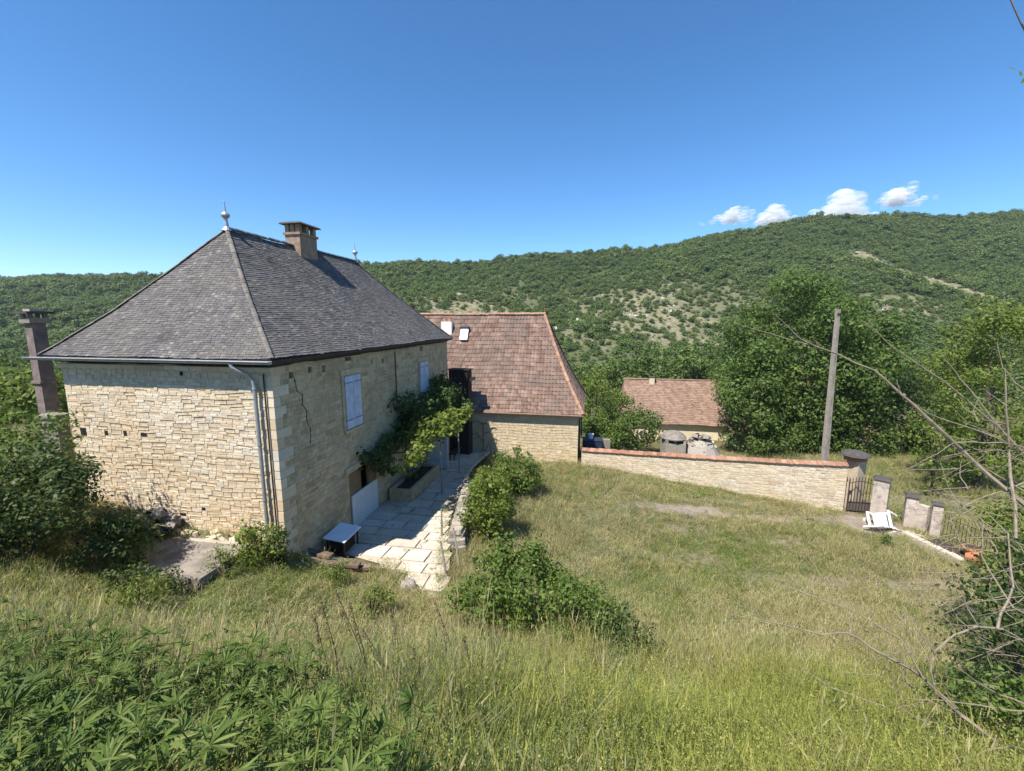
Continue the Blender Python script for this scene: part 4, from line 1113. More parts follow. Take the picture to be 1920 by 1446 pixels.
    for sx in (-.27, .27):
        for sy in (-.25, .25):
            q = MB(); q.box((sx * 1.08, sy * 1.12, -.22), (.06, .05, .44)); obj('leg', q, M['white_plastic'], r)
        q = MB(); q.box((sx * 1.15, .03, .24), (.07, .62, .03)); q.box((sx * 1.1, -.26, .11), (.05, .05, .24)); obj('armrest', q, M['white_plastic'], r)
    r.scale = (1.35,) * 3
    r.rotation_euler = (-1.0, .45, 2.2)
    # scattered pale planks by the chair
    for i, (u, v, Y, L_, a) in enumerate(((1690, 1000, 18.9, .9, -.5), (1672, 1008, 18.7, .5, .4), (1622, 968, 20.2, .5, .8), (1712, 1003, 18.6, .7, -.8))):
        p = W(u, v, Y); m = MB(); m.box((0, 0, .04), (L_, .12, .05)); o = obj('plank', m, M['plaster'], None, (p.x, p.y, zg(p.x, p.y)), (0, 0, a))
        tag(o, ('longest pale plank lying right of the toppled chair', 'short pale plank below the toppled chair', 'pale board offcut lying just inside the iron gate', 'pale plank leaning out from the narrow pillar foot')[i], 'plank')
make_gate_area()

# utility pole
def make_pole():
    z0 = zg(18.45, 24.0)
    root = thing('utility_pole', 'tall tapered grey concrete utility pole leaning slightly behind the wall', 'pole', (18.45, 24.0, z0), .2)
    h = W(1572, 580, 24).z - z0
    m = MB(); m.prism([(-.165, -.14, -.3), (.165, -.14, -.3), (.165, .14, -.3), (-.165, .14, -.3)], [(-.42, -.08, h), (-.24, -.08, h), (-.24, .08, h), (-.42, .08, h)])
    obj('shaft', m, M['pole'], root)
    for i in range(7):
        q = MB(); f = .2 + .11 * i; q.box((-.33 * f, -.14 + .06 * f - .004, h * f), (.08 * (1 - f * .3), .012, .45)); obj('recess', q, M['concrete'], root)
    q = MB(); q.box((-.30, -.11, h - .25), (.34, .03, .06)); obj('bracket', q, M['iron'], root)
make_pole()

# ------------------------------------------------------------------ things behind the yard wall
def make_far_buildings():
    # farm building in the valley
    a = HA
    fx, fy = -EX, EY
    c0 = W(1168, 800, 47.0)
    base = Vector((c0.x, c0.y, zg(c0.x, c0.y) - .3))
    root = thing('farm_building', 'distant low cream farm building with faded brown tiled roof', 'building', base, 0)
    Lx, Dy = 11.2, 8.0
    ze = W(1300, 792, 46).z - base.z; zr = W(1250, 712, 50).z - base.z
    P2 = lambda x, y, z: fx * x + fy * y + Vector((0, 0, z))
    m = MB(); m.prism([P2(0, 0, -.5), P2(Lx, 0, -.5), P2(Lx, Dy, -.5), P2(0, Dy, -.5)], [P2(0, 0, ze), P2(Lx, 0, ze), P2(Lx, Dy, ze), P2(0, Dy, ze)]); obj('wall', m, M['far_wall'], root)
    g = lambda f: f
    e = [P2(-.3, -.4, ze - .15), P2(Lx + .3, -.4, ze - .15), P2(Lx + .3, Dy + .4, ze - .15), P2(-.3, Dy + .4, ze - .15)]
    r0, r1 = P2(.3, Dy / 2, zr), P2(Lx - .4, Dy / 2, zr)
    rd = MB()
    for q in ((e[0], e[1], r0, r1), (e[1], e[2], r1, r1), (e[2], e[3], r1, r0), (e[3], e[0], r0, r0)): roof_deck(*q, g, rd, 4)
    roof = obj('roof', rd, M['roof_deck_red'], root)
    tb = MB()
    roof_slope(e[0], e[1], r0, r1, g, 26, .3, .03, 61, tb, .05, .04); roof_slope(e[1], e[2], r1, r1, g, 20, .4, .03, 62, tb, .05, .04); roof_slope(e[3], e[0], r0, r0, g, 20, .4, .03, 63, tb, .05, .04)
    t_ = obj('roof_tiles', tb, M['far_tile'], roof); t_['kind'] = 'stuff'
    cap_tiles('hip_tile', hip_line(e[1], r1, g, 9), roof, M['terracotta_ridge'], .35, .16)
    cap_tiles('ridge_tile', [r0.lerp(r1, i / 16) for i in range(17)], roof, M['far_tile'], .3, .12)
    m = MB(); m.box(P2(3.4, Dy / 2 - .45, zr - .1), (.55, .5, .9), -a); ch = obj('chimney', m, M['far_wall'], roof)
    m = MB(); m.box(P2(3.4, Dy / 2 - .45, zr + .38), (.7, .65, .06), -a); obj('chimney_cap', m, M['cap_stone'], ch)
    # stone bread oven with a rounded roof, and the heap beside it
    p = W(1261, 848, 31.0); z = zg(p.x, p.y); zt = W(1261, 812, 31).z
    ov = thing('bread_oven', 'small rounded grey stone oven with two dark openings', 'oven', (p.x, p.y, z), -.1)
    hh = zt - z
    m = MB(); m.box((0, 0, (hh - .55) / 2 - .1), (1.45, 1.5, hh - .75 + .2)); obj('base', m, M['dry_stone'], ov)
    for x in (-.62, 0, .62):
        m = MB(); m.box((x, -.55, hh - .62), (.2 if x else .12, .3, .42)); obj('pier', m, M['dry_stone'], ov)
    m = MB(); m.box((0, .3, hh - .62), (1.2, .8, .40)); obj('opening', m, M['dark'], ov)
    m = MB(); m.lathe((0, 0, hh - .40), [(.92, 0), (.95, .08), (.8, .3), (.55, .48), (.2, .58), (.02, .6)], 14); obj('dome', m, M['concrete'], ov)
    p = W(1312, 850, 31.0); z = zg(p.x, p.y); zt = W(1312, 815, 31).z
    hp = thing('stone_heap', 'overgrown grey rubble heap beside the bread oven', 'heap', (p.x, p.y, z))
    ms = stone_meshes(M['dry_stone']); r_ = random.Random(5); hh = zt - z
    for i in range(90):
        f = r_.random() ** 1.3; rad = 1.9 * (1 - f * .75); a_ = r_.uniform(0, 6.28)
        obj('stone', ms[i % 14], None, hp, (math.cos(a_) * rad * r_.uniform(.5, 1) * 1.1, math.sin(a_) * rad * r_.uniform(.3, .8), hh * f), (r_.uniform(-.4, .4), r_.uniform(-.4, .4), r_.uniform(0, 6)), (r_.uniform(.3, .6), r_.uniform(.3, .5), r_.uniform(.18, .32)))
    m = MB(); m.lathe((0, 0, -.2), [(1.7, 0), (1.5, hh * .4), (.9, hh * .8), (.1, hh)], 10); obj('core', m, M['rubble'], hp)
    # navy box, pale bin and white bucket by the barn end
    p = W(1110, 838, 29.0); z = zg(p.x, p.y); top = W(1110, 823, 29).z
    bx = thing('storage_box', 'dark navy storage box with flat lid beside the barn end', 'box', (p.x, p.y, z), -.1)
    m = MB(); m.box((0, 0, (top - z) / 2), (1.3, .9, top - z - .06)); obj('body', m, M['blue_box'], bx)
    m = MB(); m.box((0, 0, top - z - .028), (1.36, .96, .05)); obj('lid', m, M['blue_box'], bx)
    p = W(1107, 819, 29.2)
    bk = thing('bucket', 'small white bucket standing on the navy storage box', 'bucket', (p.x, p.y - .1, top), 0)
    m = MB(); m.lathe((0, 0, 0), [(.15, 0), (.2, .3)], 12); obj('body', m, M['white_plastic'], bk)
    m = MB(); m.lathe((0, 0, .3), [(.215, 0), (.22, .04), (.18, .045)], 12); obj('rim', m, M['white_plastic'], bk)
    p = W(1137, 840, 29.2); z = zg(p.x, p.y); top = W(1137, 824, 29.2).z
    q = thing('stone_block', 'upright pale grey stone block right of the navy storage box', 'block', (p.x, p.y, z), -.1)
    m = MB(); m.box((0, 0, (top - z) / 2), (.5, .5, top - z), taper=.92); obj('block', m, M['dry_stone'], q)
make_far_buildings()

# ------------------------------------------------------------------ patio and the things on it
def patio_z(t): return -7.95 - .022 * max(0, min(t, 11)) - .115 * max(0, t - 11)
def make_patio():
    base = H(-2, 6, -8.0)
    q = MB(); k = 24
    # bed under the slabs
    P_ = [H(w, t, 0) for w, t in PATIO_HW]
    q.add([(p.x - base.x, p.y - base.y, patio_z(PATIO_HW[i][1]) - .05 - base.z) for i, p in enumerate(P_)], [tuple(range(len(P_)))])
    bed = MB()
    ts = np.linspace(-.5, 16.2, 34)
    hw = PATIO_HW
    def lim(t):
        o = []
        n = len(hw)
        for i in range(n):
            a, b_ = hw[i], hw[(i + 1) % n]
            if (a[1] - t) * (b_[1] - t) <= 0 and abs(a[1] - b_[1]) > 1e-6:
                o.append(a[0] + (b_[0] - a[0]) * (t - a[1]) / (b_[1] - a[1]))
        return (min(o), max(o)) if len(o) > 1 else None
    rows = [(t, lim(t)) for t in ts]; rows = [r for r in rows if r[1]]
    vs = []
    for t, (a, b_) in rows:
        for w in (a, b_): p = H(w, t, patio_z(t) - .045); vs.append(p - base)
    bed.add(vs, [(2 * i, 2 * i + 1, 2 * i + 3, 2 * i + 2) for i in range(len(rows) - 1)])
    root = tag(obj('patio', bed, mat_flat('sandy_joint', (.46, .39, .29), .3, 8, .95, .6), None, base), kind='structure')
    r_ = random.Random(12)
    t = -.4; n = 0
    while t < 16.1:
        h = r_.uniform(.55, 1.0); l_ = lim(min(t + h / 2, 16.1))
        if l_:
            w = l_[0]
            while w < l_[1] - .1:
                L_ = r_.uniform(.6, 1.3)
                if l_[1] - w - L_ < .3: L_ = l_[1] - w
                g_ = .012
                c = [(w + g_ + r_.uniform(0, .06), t + g_ + r_.uniform(0, .07)), (w + L_ - g_ - r_.uniform(0, .03), t + g_ + r_.uniform(0, .03)), (w + L_ - g_ - r_.uniform(0, .07), t + h - g_ - r_.uniform(0, .06)), (w + g_ + r_.uniform(0, .03), t + h - g_ - r_.uniform(0, .03))]
                m = (w + L_ / 2, t + h / 2); cm = H(m[0], m[1], patio_z(m[1]))
                dz = r_.uniform(-.012, .012)
                top = [H(x, y, patio_z(y) + dz) - cm for x, y in c]; bot = [p - Vector((0, 0, .06)) for p in top]
                s = MB(); s.prism([p for p in bot][::-1], [p for p in top][::-1])
                obj('slab', s, M['slab_pale'], root, cm - base); n += 1
                w += L_
        t += h
make_patio()

def make_patio_things():
    rz = math.atan2(EY.y, EY.x)
    # stone trough against the wall
    b0 = H(-.62, 8.2, patio_z(8.2)); tr = thing('stone_trough', 'long stone planting trough at the foot of the shaded wall', 'trough', b0, rz)
    for (c, s) in (((0, -.5, .3), (3.6, .14, .62)), ((0, .42, .3), (3.6, .14, .62)), ((-1.73, -.04, .3), (.14, .77, .62)), ((1.73, -.04, .3), (.14, .77, .62))):
        m = MB(); m.box(c, s, taper=.985); obj('side_slab', m, M['shade_stone'], tr)
    m = MB(); m.box((0, -.04, .26), (3.3, .76, .44)); obj('soil', m, M['dark_earth'], tr)
    # white-topped cold frame by the wall foot
    p = W(620, 1005, 13.9); z = zg(p.x, p.y) + .0
    p = H(-.62, 1.95, 0); z = -7.9
    tb = thing('sheet_topped_stand', 'low stand with sloping white metal sheet top by the house wall', 'stand', (p.x, p.y, z), rz)
    m = MB(); m.box((0, 0, .62), (1.05, .8, .03), rot=Matrix.Rotation(.10, 3, 'X') @ Matrix.Rotation(-.05, 3, 'Y')); obj('top_sheet', m, M['sheet'], tb)
    for x in (-.42, .42):
        for y in (-.3, .3):
            m = MB(); m.box((x, y, .28), (.05, .05, .58 + .1 * y)); obj('leg', m, M['iron'], tb)
    m = MB(); m.box((0, .02, .26), (.72, .5, .46)); obj('dark_box', m, M['dark'], tb)  # near-black box filling the space beneath the sheet
    # brown boards on the ground in front of it
    for i, (w, t, L_, a, lb) in enumerate(((-1.0, .62, 1.9, .12, 'long reddish board edging the patio below the white-topped stand'), (-.3, .85, 1.3, -.1, 'short reddish board against the wall below the white-topped stand'), (-1.7, .75, 1.1, .45, 'reddish board slanting onto the patio corner'))):
        q = H(w, t, 0); m = MB(); m.box((0, 0, .05), (L_, .24, .09)); o = obj('board', m, M['earth'], None, (q.x, q.y, max(zg(q.x, q.y), -7.98) + .02), (0, .03, -HA + a)); tag(o, lb, 'board')
    # bench in the far shade
    p = H(-.75, 14.0, patio_z(14.0)); bn = thing('garden_bench', 'small dark bench in the shade near the barn', 'bench', (p.x, p.y, p.z), rz)
    m = MB(); m.box((0, 0, .45), (1.3, .4, .05)); obj('seat', m, M['iron'], bn)
    for x in (-.55, .55):
        for y in (-.14, .14):
            m = MB(); m.box((x, y, .21), (.05, .05, .43)); obj('leg', m, M['iron'], bn)
    # dry-stone edging wall on the garden side
    ms = stone_meshes(M['dry_stone']); r_ = random.Random(3)
    a, b_ = H(-4.35, 3.0, 0), H(-3.1, 9.2, 0)
    dw = thing('dry_stone_wall', 'low crumbling dry-stone wall between patio and green shrubs', 'wall', (a.x, a.y, zg(a.x, a.y)))
    d = b_ - a; L_ = d.length; d.normalize(); nr = Vector((d.y, -d.x, 0)); ang = math.atan2(d.y, d.x)
    x = 0
    lay = [(0, .34), (.19, .28), (.36, .2), (.5, .12)]
    for z, dep in lay:
        x = r_.uniform(0, .2) + z * .6
        while x < L_ - z:
            s = r_.uniform(.22, .48); p = a + d * (x + s / 2)
            for side in (-1, 1):
                obj('stone', ms[r_.randrange(14)], None, dw, Vector((p.x, p.y, zg(p.x, p.y) + z + .09)) + nr * side * dep * .55 - dw.location, (r_.uniform(-.1, .1), r_.uniform(-.1, .1), ang + r_.uniform(-.2, .2)), (s * .95, r_.uniform(.26, .4), r_.uniform(.14, .2)))
            x += s
    # grey wooden stakes along it
    for i, (u, v0, v1, Y, lean, lb) in enumerate(((838, 1015, 1085, 12.3, .2, 'tallest grey stake leaning at the near end of the dry-stone wall'), (862, 990, 1060, 13.0, .28, 'thin grey stake leaning in front of the green shrub'), (828, 955, 1010, 15.0, .02, 'short upright grey stake against the dry-stone wall'))):
        p = W(u, v1, Y); t_ = W(u - 12 * (1 if i < 2 else 0), v0, Y + lean); m = MB()
        m.tube([Vector((0, 0, min(0, zg(p.x, p.y) - p.z) - .1)), (t_ - p) * .5, t_ - p], [.045, .04, .03], 6); o = obj('stake', m, M['grey_wood'], None, p); tag(o, lb, 'stake')
    # boulder at patio mouth
    p = W(765, 1090, 11.6); m = MB(); m.box((0, 0, .1), (.55, .45, .4), .4, taper=.7); o = obj('boulder', m, M['rubble'], None, (p.x, p.y, zg(p.x, p.y))); 
    bv = o.modifiers.new('bevel', 'BEVEL'); bv.width = .09; bv.segments = 2; tag(o, 'rounded mauve-grey boulder at the near edge of the patio', 'boulder')
    # concrete slab over the cistern, left of the house
    cs = thing('cistern_slab', 'flat stained concrete slab in front of the sunny house wall', 'slab', (-9.05, 10.9, -6.90), -HA)
    m = MB(); m.box((0, 0, .18), (2.5, 1.55, .42)); obj('slab', m, M['concrete'], cs)
    m = MB(); m.box((.3, .84, .40), (2.2, .16, .10), .03); obj('edge_stone', m, M['dry_stone'], cs)
    # rubble pile at the wall foot
    p = H(4.05, -.55, 0); z = zg(p.x, p.y)
    rp = thing('rubble_pile', 'pile of dark grey rubble stones at the sunny wall foot', 'pile', (p.x, p.y, z), -HA)
    ms2 = stone_meshes(M['rubble'])
    for i in range(46):
        f = r_.random() ** 1.2; rad = .75 * (1 - f * .8); a_ = r_.uniform(0, 6.28)
        obj('stone', ms2[i % 14], None, rp, (math.cos(a_) * rad, math.sin(a_) * rad * .55, .08 + .5 * f), (r_.uniform(-.6, .6), r_.uniform(-.6, .6), r_.uniform(0, 6)), (r_.uniform(.2, .38), r_.uniform(.2, .34), r_.uniform(.14, .26)))
    for i in range(26):
        w = r_.uniform(1.0, 6.8); q = H(w, -r_.uniform(.12, .6), 0)
        o = obj('fallen_stone', stone_meshes_y[i % 14], None, None, (q.x, q.y, zg(q.x, q.y) + .04), (r_.uniform(-.5, .5), r_.uniform(-.5, .5), r_.uniform(0, 6)), (r_.uniform(.12, .28), r_.uniform(.12, .22), r_.uniform(.08, .16)))
        tag(o, 'pale stone fallen at the foot of the sunny wall', 'stone', 'fallen stones along the sunny wall foot')
stone_meshes_y = stone_meshes(M['yard_stone'])
make_patio_things()

# ------------------------------------------------------------------ vine on the shaded wall
def make_vine():
    b0 = H(-.35, 7.6, patio_z(7.6)); root = thing('climbing_vine', 'dark green climbing vine trained across the shaded house wall', 'vine', b0)
    tr = MB(); Lc = lambda w, t, z: H(w, t, z) - b0
    tr.tube([Lc(-.5, 8.0, -8.0), Lc(-.3, 7.9, -6.9), Lc(-.2, 8.2, -6.0), Lc(-.25, 9.4, -5.4), Lc(-.3, 11.0, -4.8)], [.07, .06, .055, .045, .03], 7)
    tr.tube([Lc(-.2, 8.0, -6.3), Lc(-.2, 6.5, -5.9), Lc(-.2, 5.0, -5.6)], [.05, .035, .02], 6)
    obj('stem', tr, M['bark'], root)
    cl = []
    r_ = np.random.default_rng(4)
    def along(w0, t0, z0, w1, t1, z1, n, rr, j):
        for i in range(n):
            f = i / max(1, n - 1)
            c = H(w0 + (w1 - w0) * f, t0 + (t1 - t0) * f, z0 + (z1 - z0) * f) - b0
            cl.append((np.array(c) + r_.normal(size=3) * j, rr * r_.uniform(.7, 1.25)))
    along(-.35, 4.3, -5.6, -.5, 9.0, -5.0, 34, .40, .2)
    along(-.5, 7.4, -4.9, -.5, 10.4, -4.2, 34, .44, .32)
    along(-.45, 7.2, -3.75, -.45, 9.2, -4.5, 16, .38, .22)
    along(-.5, 10.2, -4.7, -.6, 13.6, -4.4, 48, .50, .38)
    along(-.45, 11.6, -3.6, -.5, 12.6, -3.4, 9, .34, .2)
    along(-.8, 9.5, -5.2, -.9, 14.0, -4.8, 30, .5, .4)
    along(-.45, 5.2, -6.0, -.4, 5.9, -6.4, 10, .30, .14)
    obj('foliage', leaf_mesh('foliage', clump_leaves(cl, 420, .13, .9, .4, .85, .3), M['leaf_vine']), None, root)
    # the sunlit part on a light pergola
    p0 = H(-2.2, 6.6, patio_z(6.6)); pg = thing('pergola', 'slim grey pergola posts carrying sunlit vine over the patio', 'pergola', p0, 0)
    Lp = lambda w, t, z: H(w, t, z) - p0
    for w, t in ((-2.2, 7.6), (-2.1, 10.6)):
        m = MB(); m.tube([Lp(w, t, patio_z(t) - .05), Lp(w, t, -5.35)], [.035, .03], 7); obj('post', m, M['grey_wood'], pg)
    m = MB(); m.tube([Lp(-2.25, 6.2, -5.33), Lp(-2.08, 10.8, -5.33)], .025, 6); obj('beam', m, M['grey_wood'], pg)
    for t in (7.6, 10.5):
        m = MB(); m.tube([Lp(-.02, t, -5.26), Lp(-2.4, t, -5.26)], .025, 6); obj('rafter', m, M['grey_wood'], pg)
    v2 = thing('sunlit_vine', 'bright yellow-green vine sprays catching sun above the patio', 'vine', p0, 0)
    cl2 = []
    for (u, v, Y, n, rr, j) in ((842, 790, 19.3, 20, .42, .45), (856, 780, 20.0, 14, .40, .35), (815, 804, 18.6, 18, .40, .4), (800, 826, 18.0, 10, .34, .3), (776, 846, 16.8, 14, .34, .3), (770, 868, 16.5, 10, .28, .24)):
        c = np.array(W(u, v, Y) - p0)
        for _ in range(n): cl2.append((c + r_.normal(size=3) * j * np.array([1, 1.1, .55]), rr * r_.uniform(.5, 1.1)))
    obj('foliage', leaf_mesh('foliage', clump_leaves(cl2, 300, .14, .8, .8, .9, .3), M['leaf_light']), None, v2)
    m = MB(); m.tube([Lp(-.1, 7.4, -5.35), Lp(-1.2, 7.3, -5.3), Lp(-2.25, 5.5, -5.25)], [.04, .03, .02], 6); m.tube([Lp(-2.2, 7.3, -5.4), Lp(-2.15, 9.2, -5.25)], [.04, .02], 6)
    obj('stem', m, M['bark'], v2)
    # plants in the trough
    cl3 = [(np.array((r_.uniform(-1.5, 1.5), r_.uniform(-.3, .25), .62 + r_.uniform(0, .2))), r_.uniform(.14, .26)) for _ in range(16)]
    q = H(-.62, 8.2, patio_z(8.2)); o = obj('trough_plants', leaf_mesh('trough_plants', clump_leaves(cl3, 700, .09, .8, .5, .6, .2), M['leaf_dark']), None, None, q, (0, 0, math.atan2(EY.y, EY.x)))
    tag(o, 'dark low plants filling the stone trough', 'plant', None, 'stuff')
make_vine()

# ------------------------------------------------------------------ trees and bushes
def make_trees():
    # the big walnut in the field: one thing, clumped crown
    bx, by = 28.6, 41.0
    zb = zg(bx, by); top = W(1530, 505, by).z; h = top - zb
    tree('big_tree', 'huge dark green spreading tree behind the utility pole', 'tree', (bx, by, zb), h, (7.4, 6.8, h * .50), 270, (1.0, 1.9), 140, .26, M['leaf_big'], .45, h * .55, None, .50, 11)
    p = W(1715, 760, 39); zb = zg(p.x, p.y)
    tree('broad_tree', 'lower dark green tree on the right flank of the big tree', 'tree', (p.x, p.y, zb), 7.8, (4.9, 4, 3.9), 95, (.8, 1.4), 125, .24, M['leaf_dark'], .28, 4.5, None, .48, 12)
    p = W(1405, 780, 37.5); zb = zg(p.x, p.y)
    tree('broad_tree', 'dark green tree on the left flank of the big tree', 'tree', (p.x, p.y, zb), 9.6, (2.4, 2.8, 4.8), 54, (.8, 1.5), 125, .26, M['leaf_big'], .25, 4.5, None, .48, 14)
    for i, (u, Y, rx, h_, lb) in enumerate(((1450, 36, 2.6, 3.4, 'low dark undergrowth bush left of the pole under the big tree'), (1545, 37, 2.4, 3.0, 'low dark undergrowth bush just behind the pole'), (1625, 36, 2.8, 3.6, 'low dark undergrowth bush right of the pole under the trees'), (1760, 35, 3.0, 3.8, 'low dark undergrowth bush at the right end of the dark trees'))):
        q = W(u, 850, Y); zb = zg(q.x, q.y)
        tree('undergrowth_bush', lb, 'bush', (q.x, q.y, zb), h_, (rx, 2.0, h_ * .5), 40, (.5, .95), 150, .22, M['leaf_big'], .08, h_ * .5, 'undergrowth below the big tree', .45, 30 + i)
    # yellow-green tree at the right edge
    p = W(1878, 640, 26); zb = zg(p.x, p.y); h = W(1878, 548, 26).z - zb
    tree('yellow_green_tree', 'yellow-green leafy tree at the right edge beyond the field', 'tree', (p.x, p.y, zb), h, (3.0, 2.8, h * .50), 95, (.6, 1.2), 190, .18, M['leaf_light'], .16, h * .6, None, .52, 13)
    p = W(1768, 780, 25); zb = zg(p.x, p.y); h = W(1768, 705, 25).z - zb
    tree('young_tree', 'small bright yellow-green sapling in front of the dark trees', 'tree', (p.x, p.y, zb), h, (1.5, 1.4, h * .48), 36, (.4, .7), 110, .2, M['leaf_light'], .07, h * .6, None, .5, 15)
    # trees right of the barn
    for i, (u, vt, Y, rx, lb, mt) in enumerate(((1118, 690, 40, 2.3, 'bright green tree just right of the barn roof', 'leaf_light'), (1160, 735, 41, 2.0, 'green tree between the barn and the farm building', 'leaf_bush'), (1195, 762, 38, 1.9, 'rounded dark bush in front of the farm building wall', 'leaf_big'), (1135, 775, 37, 1.7, 'low green bush behind the navy storage box', 'leaf_bush'))):
        p = W(u, 800, Y); zb = zg(p.x, p.y); h = W(u, vt, Y).z - zb
        tree('deciduous_tree', lb, 'tree', (p.x, p.y, zb), h, (rx, rx, h * .42), 34, (.6, 1.1), 150, .21, M[mt], .14, h * .5, 'trees between barn and farm building', .56, 20 + i)
    # row behind the farm building
    row = [(1150, 668, 80, 5), (1185, 655, 86, 5), (1232, 640, 84, 5.5), (1275, 632, 88, 6), (1315, 640, 80, 5.5), (1350, 628, 84, 6), (1105, 672, 90, 5)]
    lbs = ['green tree behind the left end of the farm building roof', 'round green tree behind the farm building chimney', 'dark green tree over the middle of the farm roof', 'tallest dark tree behind the farm roof', 'green tree above the right end of the farm roof', 'green tree half hidden by the big tree', 'small green tree in the valley beyond the barn hip']
    for i, (u, vt, Y, rx) in enumerate(row):
        p = W(u, 740, Y); zb = zg(p.x, p.y); h = max(W(u, vt, Y).z - zb, 6)
        tree('valley_tree', lbs[i], 'tree', (p.x, p.y, zb), h, (rx * .8, rx * .8, h * .4), 34, (1.2, 2.1), 26, .62, M['leaf_big' if i % 2 else 'leaf_hill'], .25, h * .5, 'trees behind the farm building', .56, 40 + i)
    # slope trees behind the left chimney
    for i, (u, v, vt, Y, rx, lb) in enumerate(((30, 800, 705, 24, 2.4, 'bright green tree below the tall chimney stack'), (90, 790, 715, 30, 2.6, 'dull green tree between chimney stack and house wall'), (5, 760, 660, 44, 3.6, 'dark tree at the left edge beyond the chimney stack'), (130, 700, 640, 60, 4.5, 'dark tree above the left gutter end'))):
        p = W(u, v, Y); zb = zg(p.x, p.y); h = max(W(u, vt, Y).z - zb, 2.5)
        tree('slope_tree', lb, 'tree', (p.x, p.y, zb), h, (rx, rx, h * .45), 36, (.7, 1.2), 60, .32, M['leaf_light' if i == 0 else 'leaf_big'], .15, h * .5, 'trees on the slope left of the house', .55, 60 + i)
make_trees()

def bush(name, label, c, R3, h, mat, leaf, per, n, rc, group=None, seed=1, stems=5, up=.5, ratio=.5):
    zb = zg(c[0], c[1])
    root = thing(name, label, 'bush', (c[0], c[1], zb), 0, group)
    r_ = np.random.default_rng(seed)
    cl = crown_clumps((0, 0, h * .48), (R3[0], R3[1], h * .46), n, rc[0], rc[1], .45, seed)
    cl = [(q, r) for q, r in cl if q[2] > .02]
    m = MB()
    for k in range(stems):
        q = Vector(cl[int(r_.integers(len(cl)))][0])
        m.tube([Vector((r_.normal() * .08, r_.normal() * .08, -.1)), q * .5 + Vector((0, 0, .1)), q * 1.05], [.03, .022, .008], 5)
    obj('stems', m, M['bark'], root)
    obj('foliage', leaf_mesh('foliage', clump_leaves(cl, per, leaf, .85, up, ratio, .3), M[mat]), None, root)
    return root
def make_bushes():
    bush('round_bush', 'neat round green bush in front of the barn wall', (.2, 21.0), (1.3, 1.2), 2.55, 'leaf_bush', .13, 520, 60, (.3, .55), None, 71)
    bush('upright_shrub', 'bright green upright shrub beside the dry-stone wall', (-.9, 15.7), (1.0, 1.0), 2.8, 'leaf_light', .13, 520, 60, (.25, .48), None, 72, 8)
    bush('upright_shrub', 'smaller bright shrub leaning against the round bush', (-1.0, 18.6), (.85, .8), 2.1, 'leaf_light', .13, 520, 36, (.25, .45), None, 82, 6)
    bush('dense_shrub', 'dense dark green shrub in the middle of the bank', (-.05, 9.2), (1.35, 1.0), 2.35, 'leaf_bush', .095, 900, 90, (.22, .42), None, 73, 8)
    bush('dense_shrub', 'low green shrub trailing right of the dense shrub', (1.5, 8.2), (1.0, .8), 1.6, 'leaf_bush', .085, 900, 50, (.2, .36), None, 74, 6)
    bush('dense_shrub', 'dark small shrub at the lower right of the dense shrub', (2.2, 7.4), (.6, .5), 1.15, 'leaf_dark', .08, 1000, 30, (.16, .28), None, 75, 5)
    bush('corner_shrub', 'yellow-green shrub hiding the downpipe foot at the house corner', (-7.15, 11.2), (.62, .5), 1.25, 'leaf_light', .10, 700, 26, (.2, .36), None, 76)
    bush('corner_shrub', 'dark weedy shrub under the sunny wall right end', (-6.75, 11.45), (.35, .35), 1.1, 'leaf_dark', .09, 700, 14, (.16, .3), None, 77)
    bush('dark_bush', 'large dark bush with twigs at left of the sunny wall', (-11.9, 9.6), (1.5, 1.2), 3.0, 'leaf_dark', .11, 620, 80, (.3, .55), None, 78, 14)
    bush('dark_bush', 'spreading dark bush nearest the sunny wall foot', (-10.3, 10.3), (.75, .7), 1.6, 'leaf_dark', .10, 620, 40, (.25, .42), None, 79, 10)
    bush('dark_bush', 'tall green bush at the left edge below the chimney stack', (-13.3, 10.7), (1.6, 1.2), 3.6, 'leaf_bush', .12, 520, 60, (.3, .55), None, 80, 8)
    bush('dark_bush', 'low dark bush behind the concrete slab front', (-8.9, 9.4), (1.2, .45), .8, 'leaf_dark', .09, 700, 30, (.18, .3), None, 81, 6)
    # right-hand bush behind the dead branches
    bush('hedge_bush', 'tall dark bush at the right edge behind bare branches', (7.5, 5.4), (.95, .9), 3.7, 'leaf_dark', .075, 620, 80, (.2, .4), None, 83, 26)
    bush('hedge_bush', 'dark bush low on the right edge in front of the tallest hedge', (5.9, 4.15), (.75, .7), 2.1, 'leaf_dark', .06, 900, 54, (.16, .32), None, 84, 22)
    bush('hedge_bush', 'yellowish leafy bush below the right-edge tree', (12.5, 9.3), (1.0, 1.1), 7.0, 'leaf_light', .11, 360, 80, (.28, .5), None, 85, 8)
    bush('hedge_bush', 'small green bush in the lower right corner', (4.55, 3.25), (.6, .5), 1.0, 'leaf_bush', .055, 1900, 40, (.14, .26), None, 93, 8)
    bush('hedge_bush', 'olive bush halfway up the right edge beside the railing', (9.7, 6.9), (.8, .8), 5.0, 'leaf_light', .09, 560, 60, (.22, .42), None, 94, 8)
    bush('weed_clump', 'light green weeds hiding the left end of the concrete slab', (-10.1, 10.5), (.6, .5), 1.0, 'leaf_light', .09, 700, 22, (.18, .3), None, 87, 4, .3, .3)
    bush('weed_clump', 'light green weeds growing between slab and corner shrub', (-7.75, 10.5), (.5, .4), .8, 'leaf_light', .09, 700, 18, (.16, .28), None, 88, 4, .3, .3)
    bush('weed_clump', 'grey-green weeds at the near edge of the brown boards', (-5.2, 11.4), (.6, .4), .8, 'leaf_bush', .09, 700, 18, (.16, .28), None, 89, 4, .3, .3)
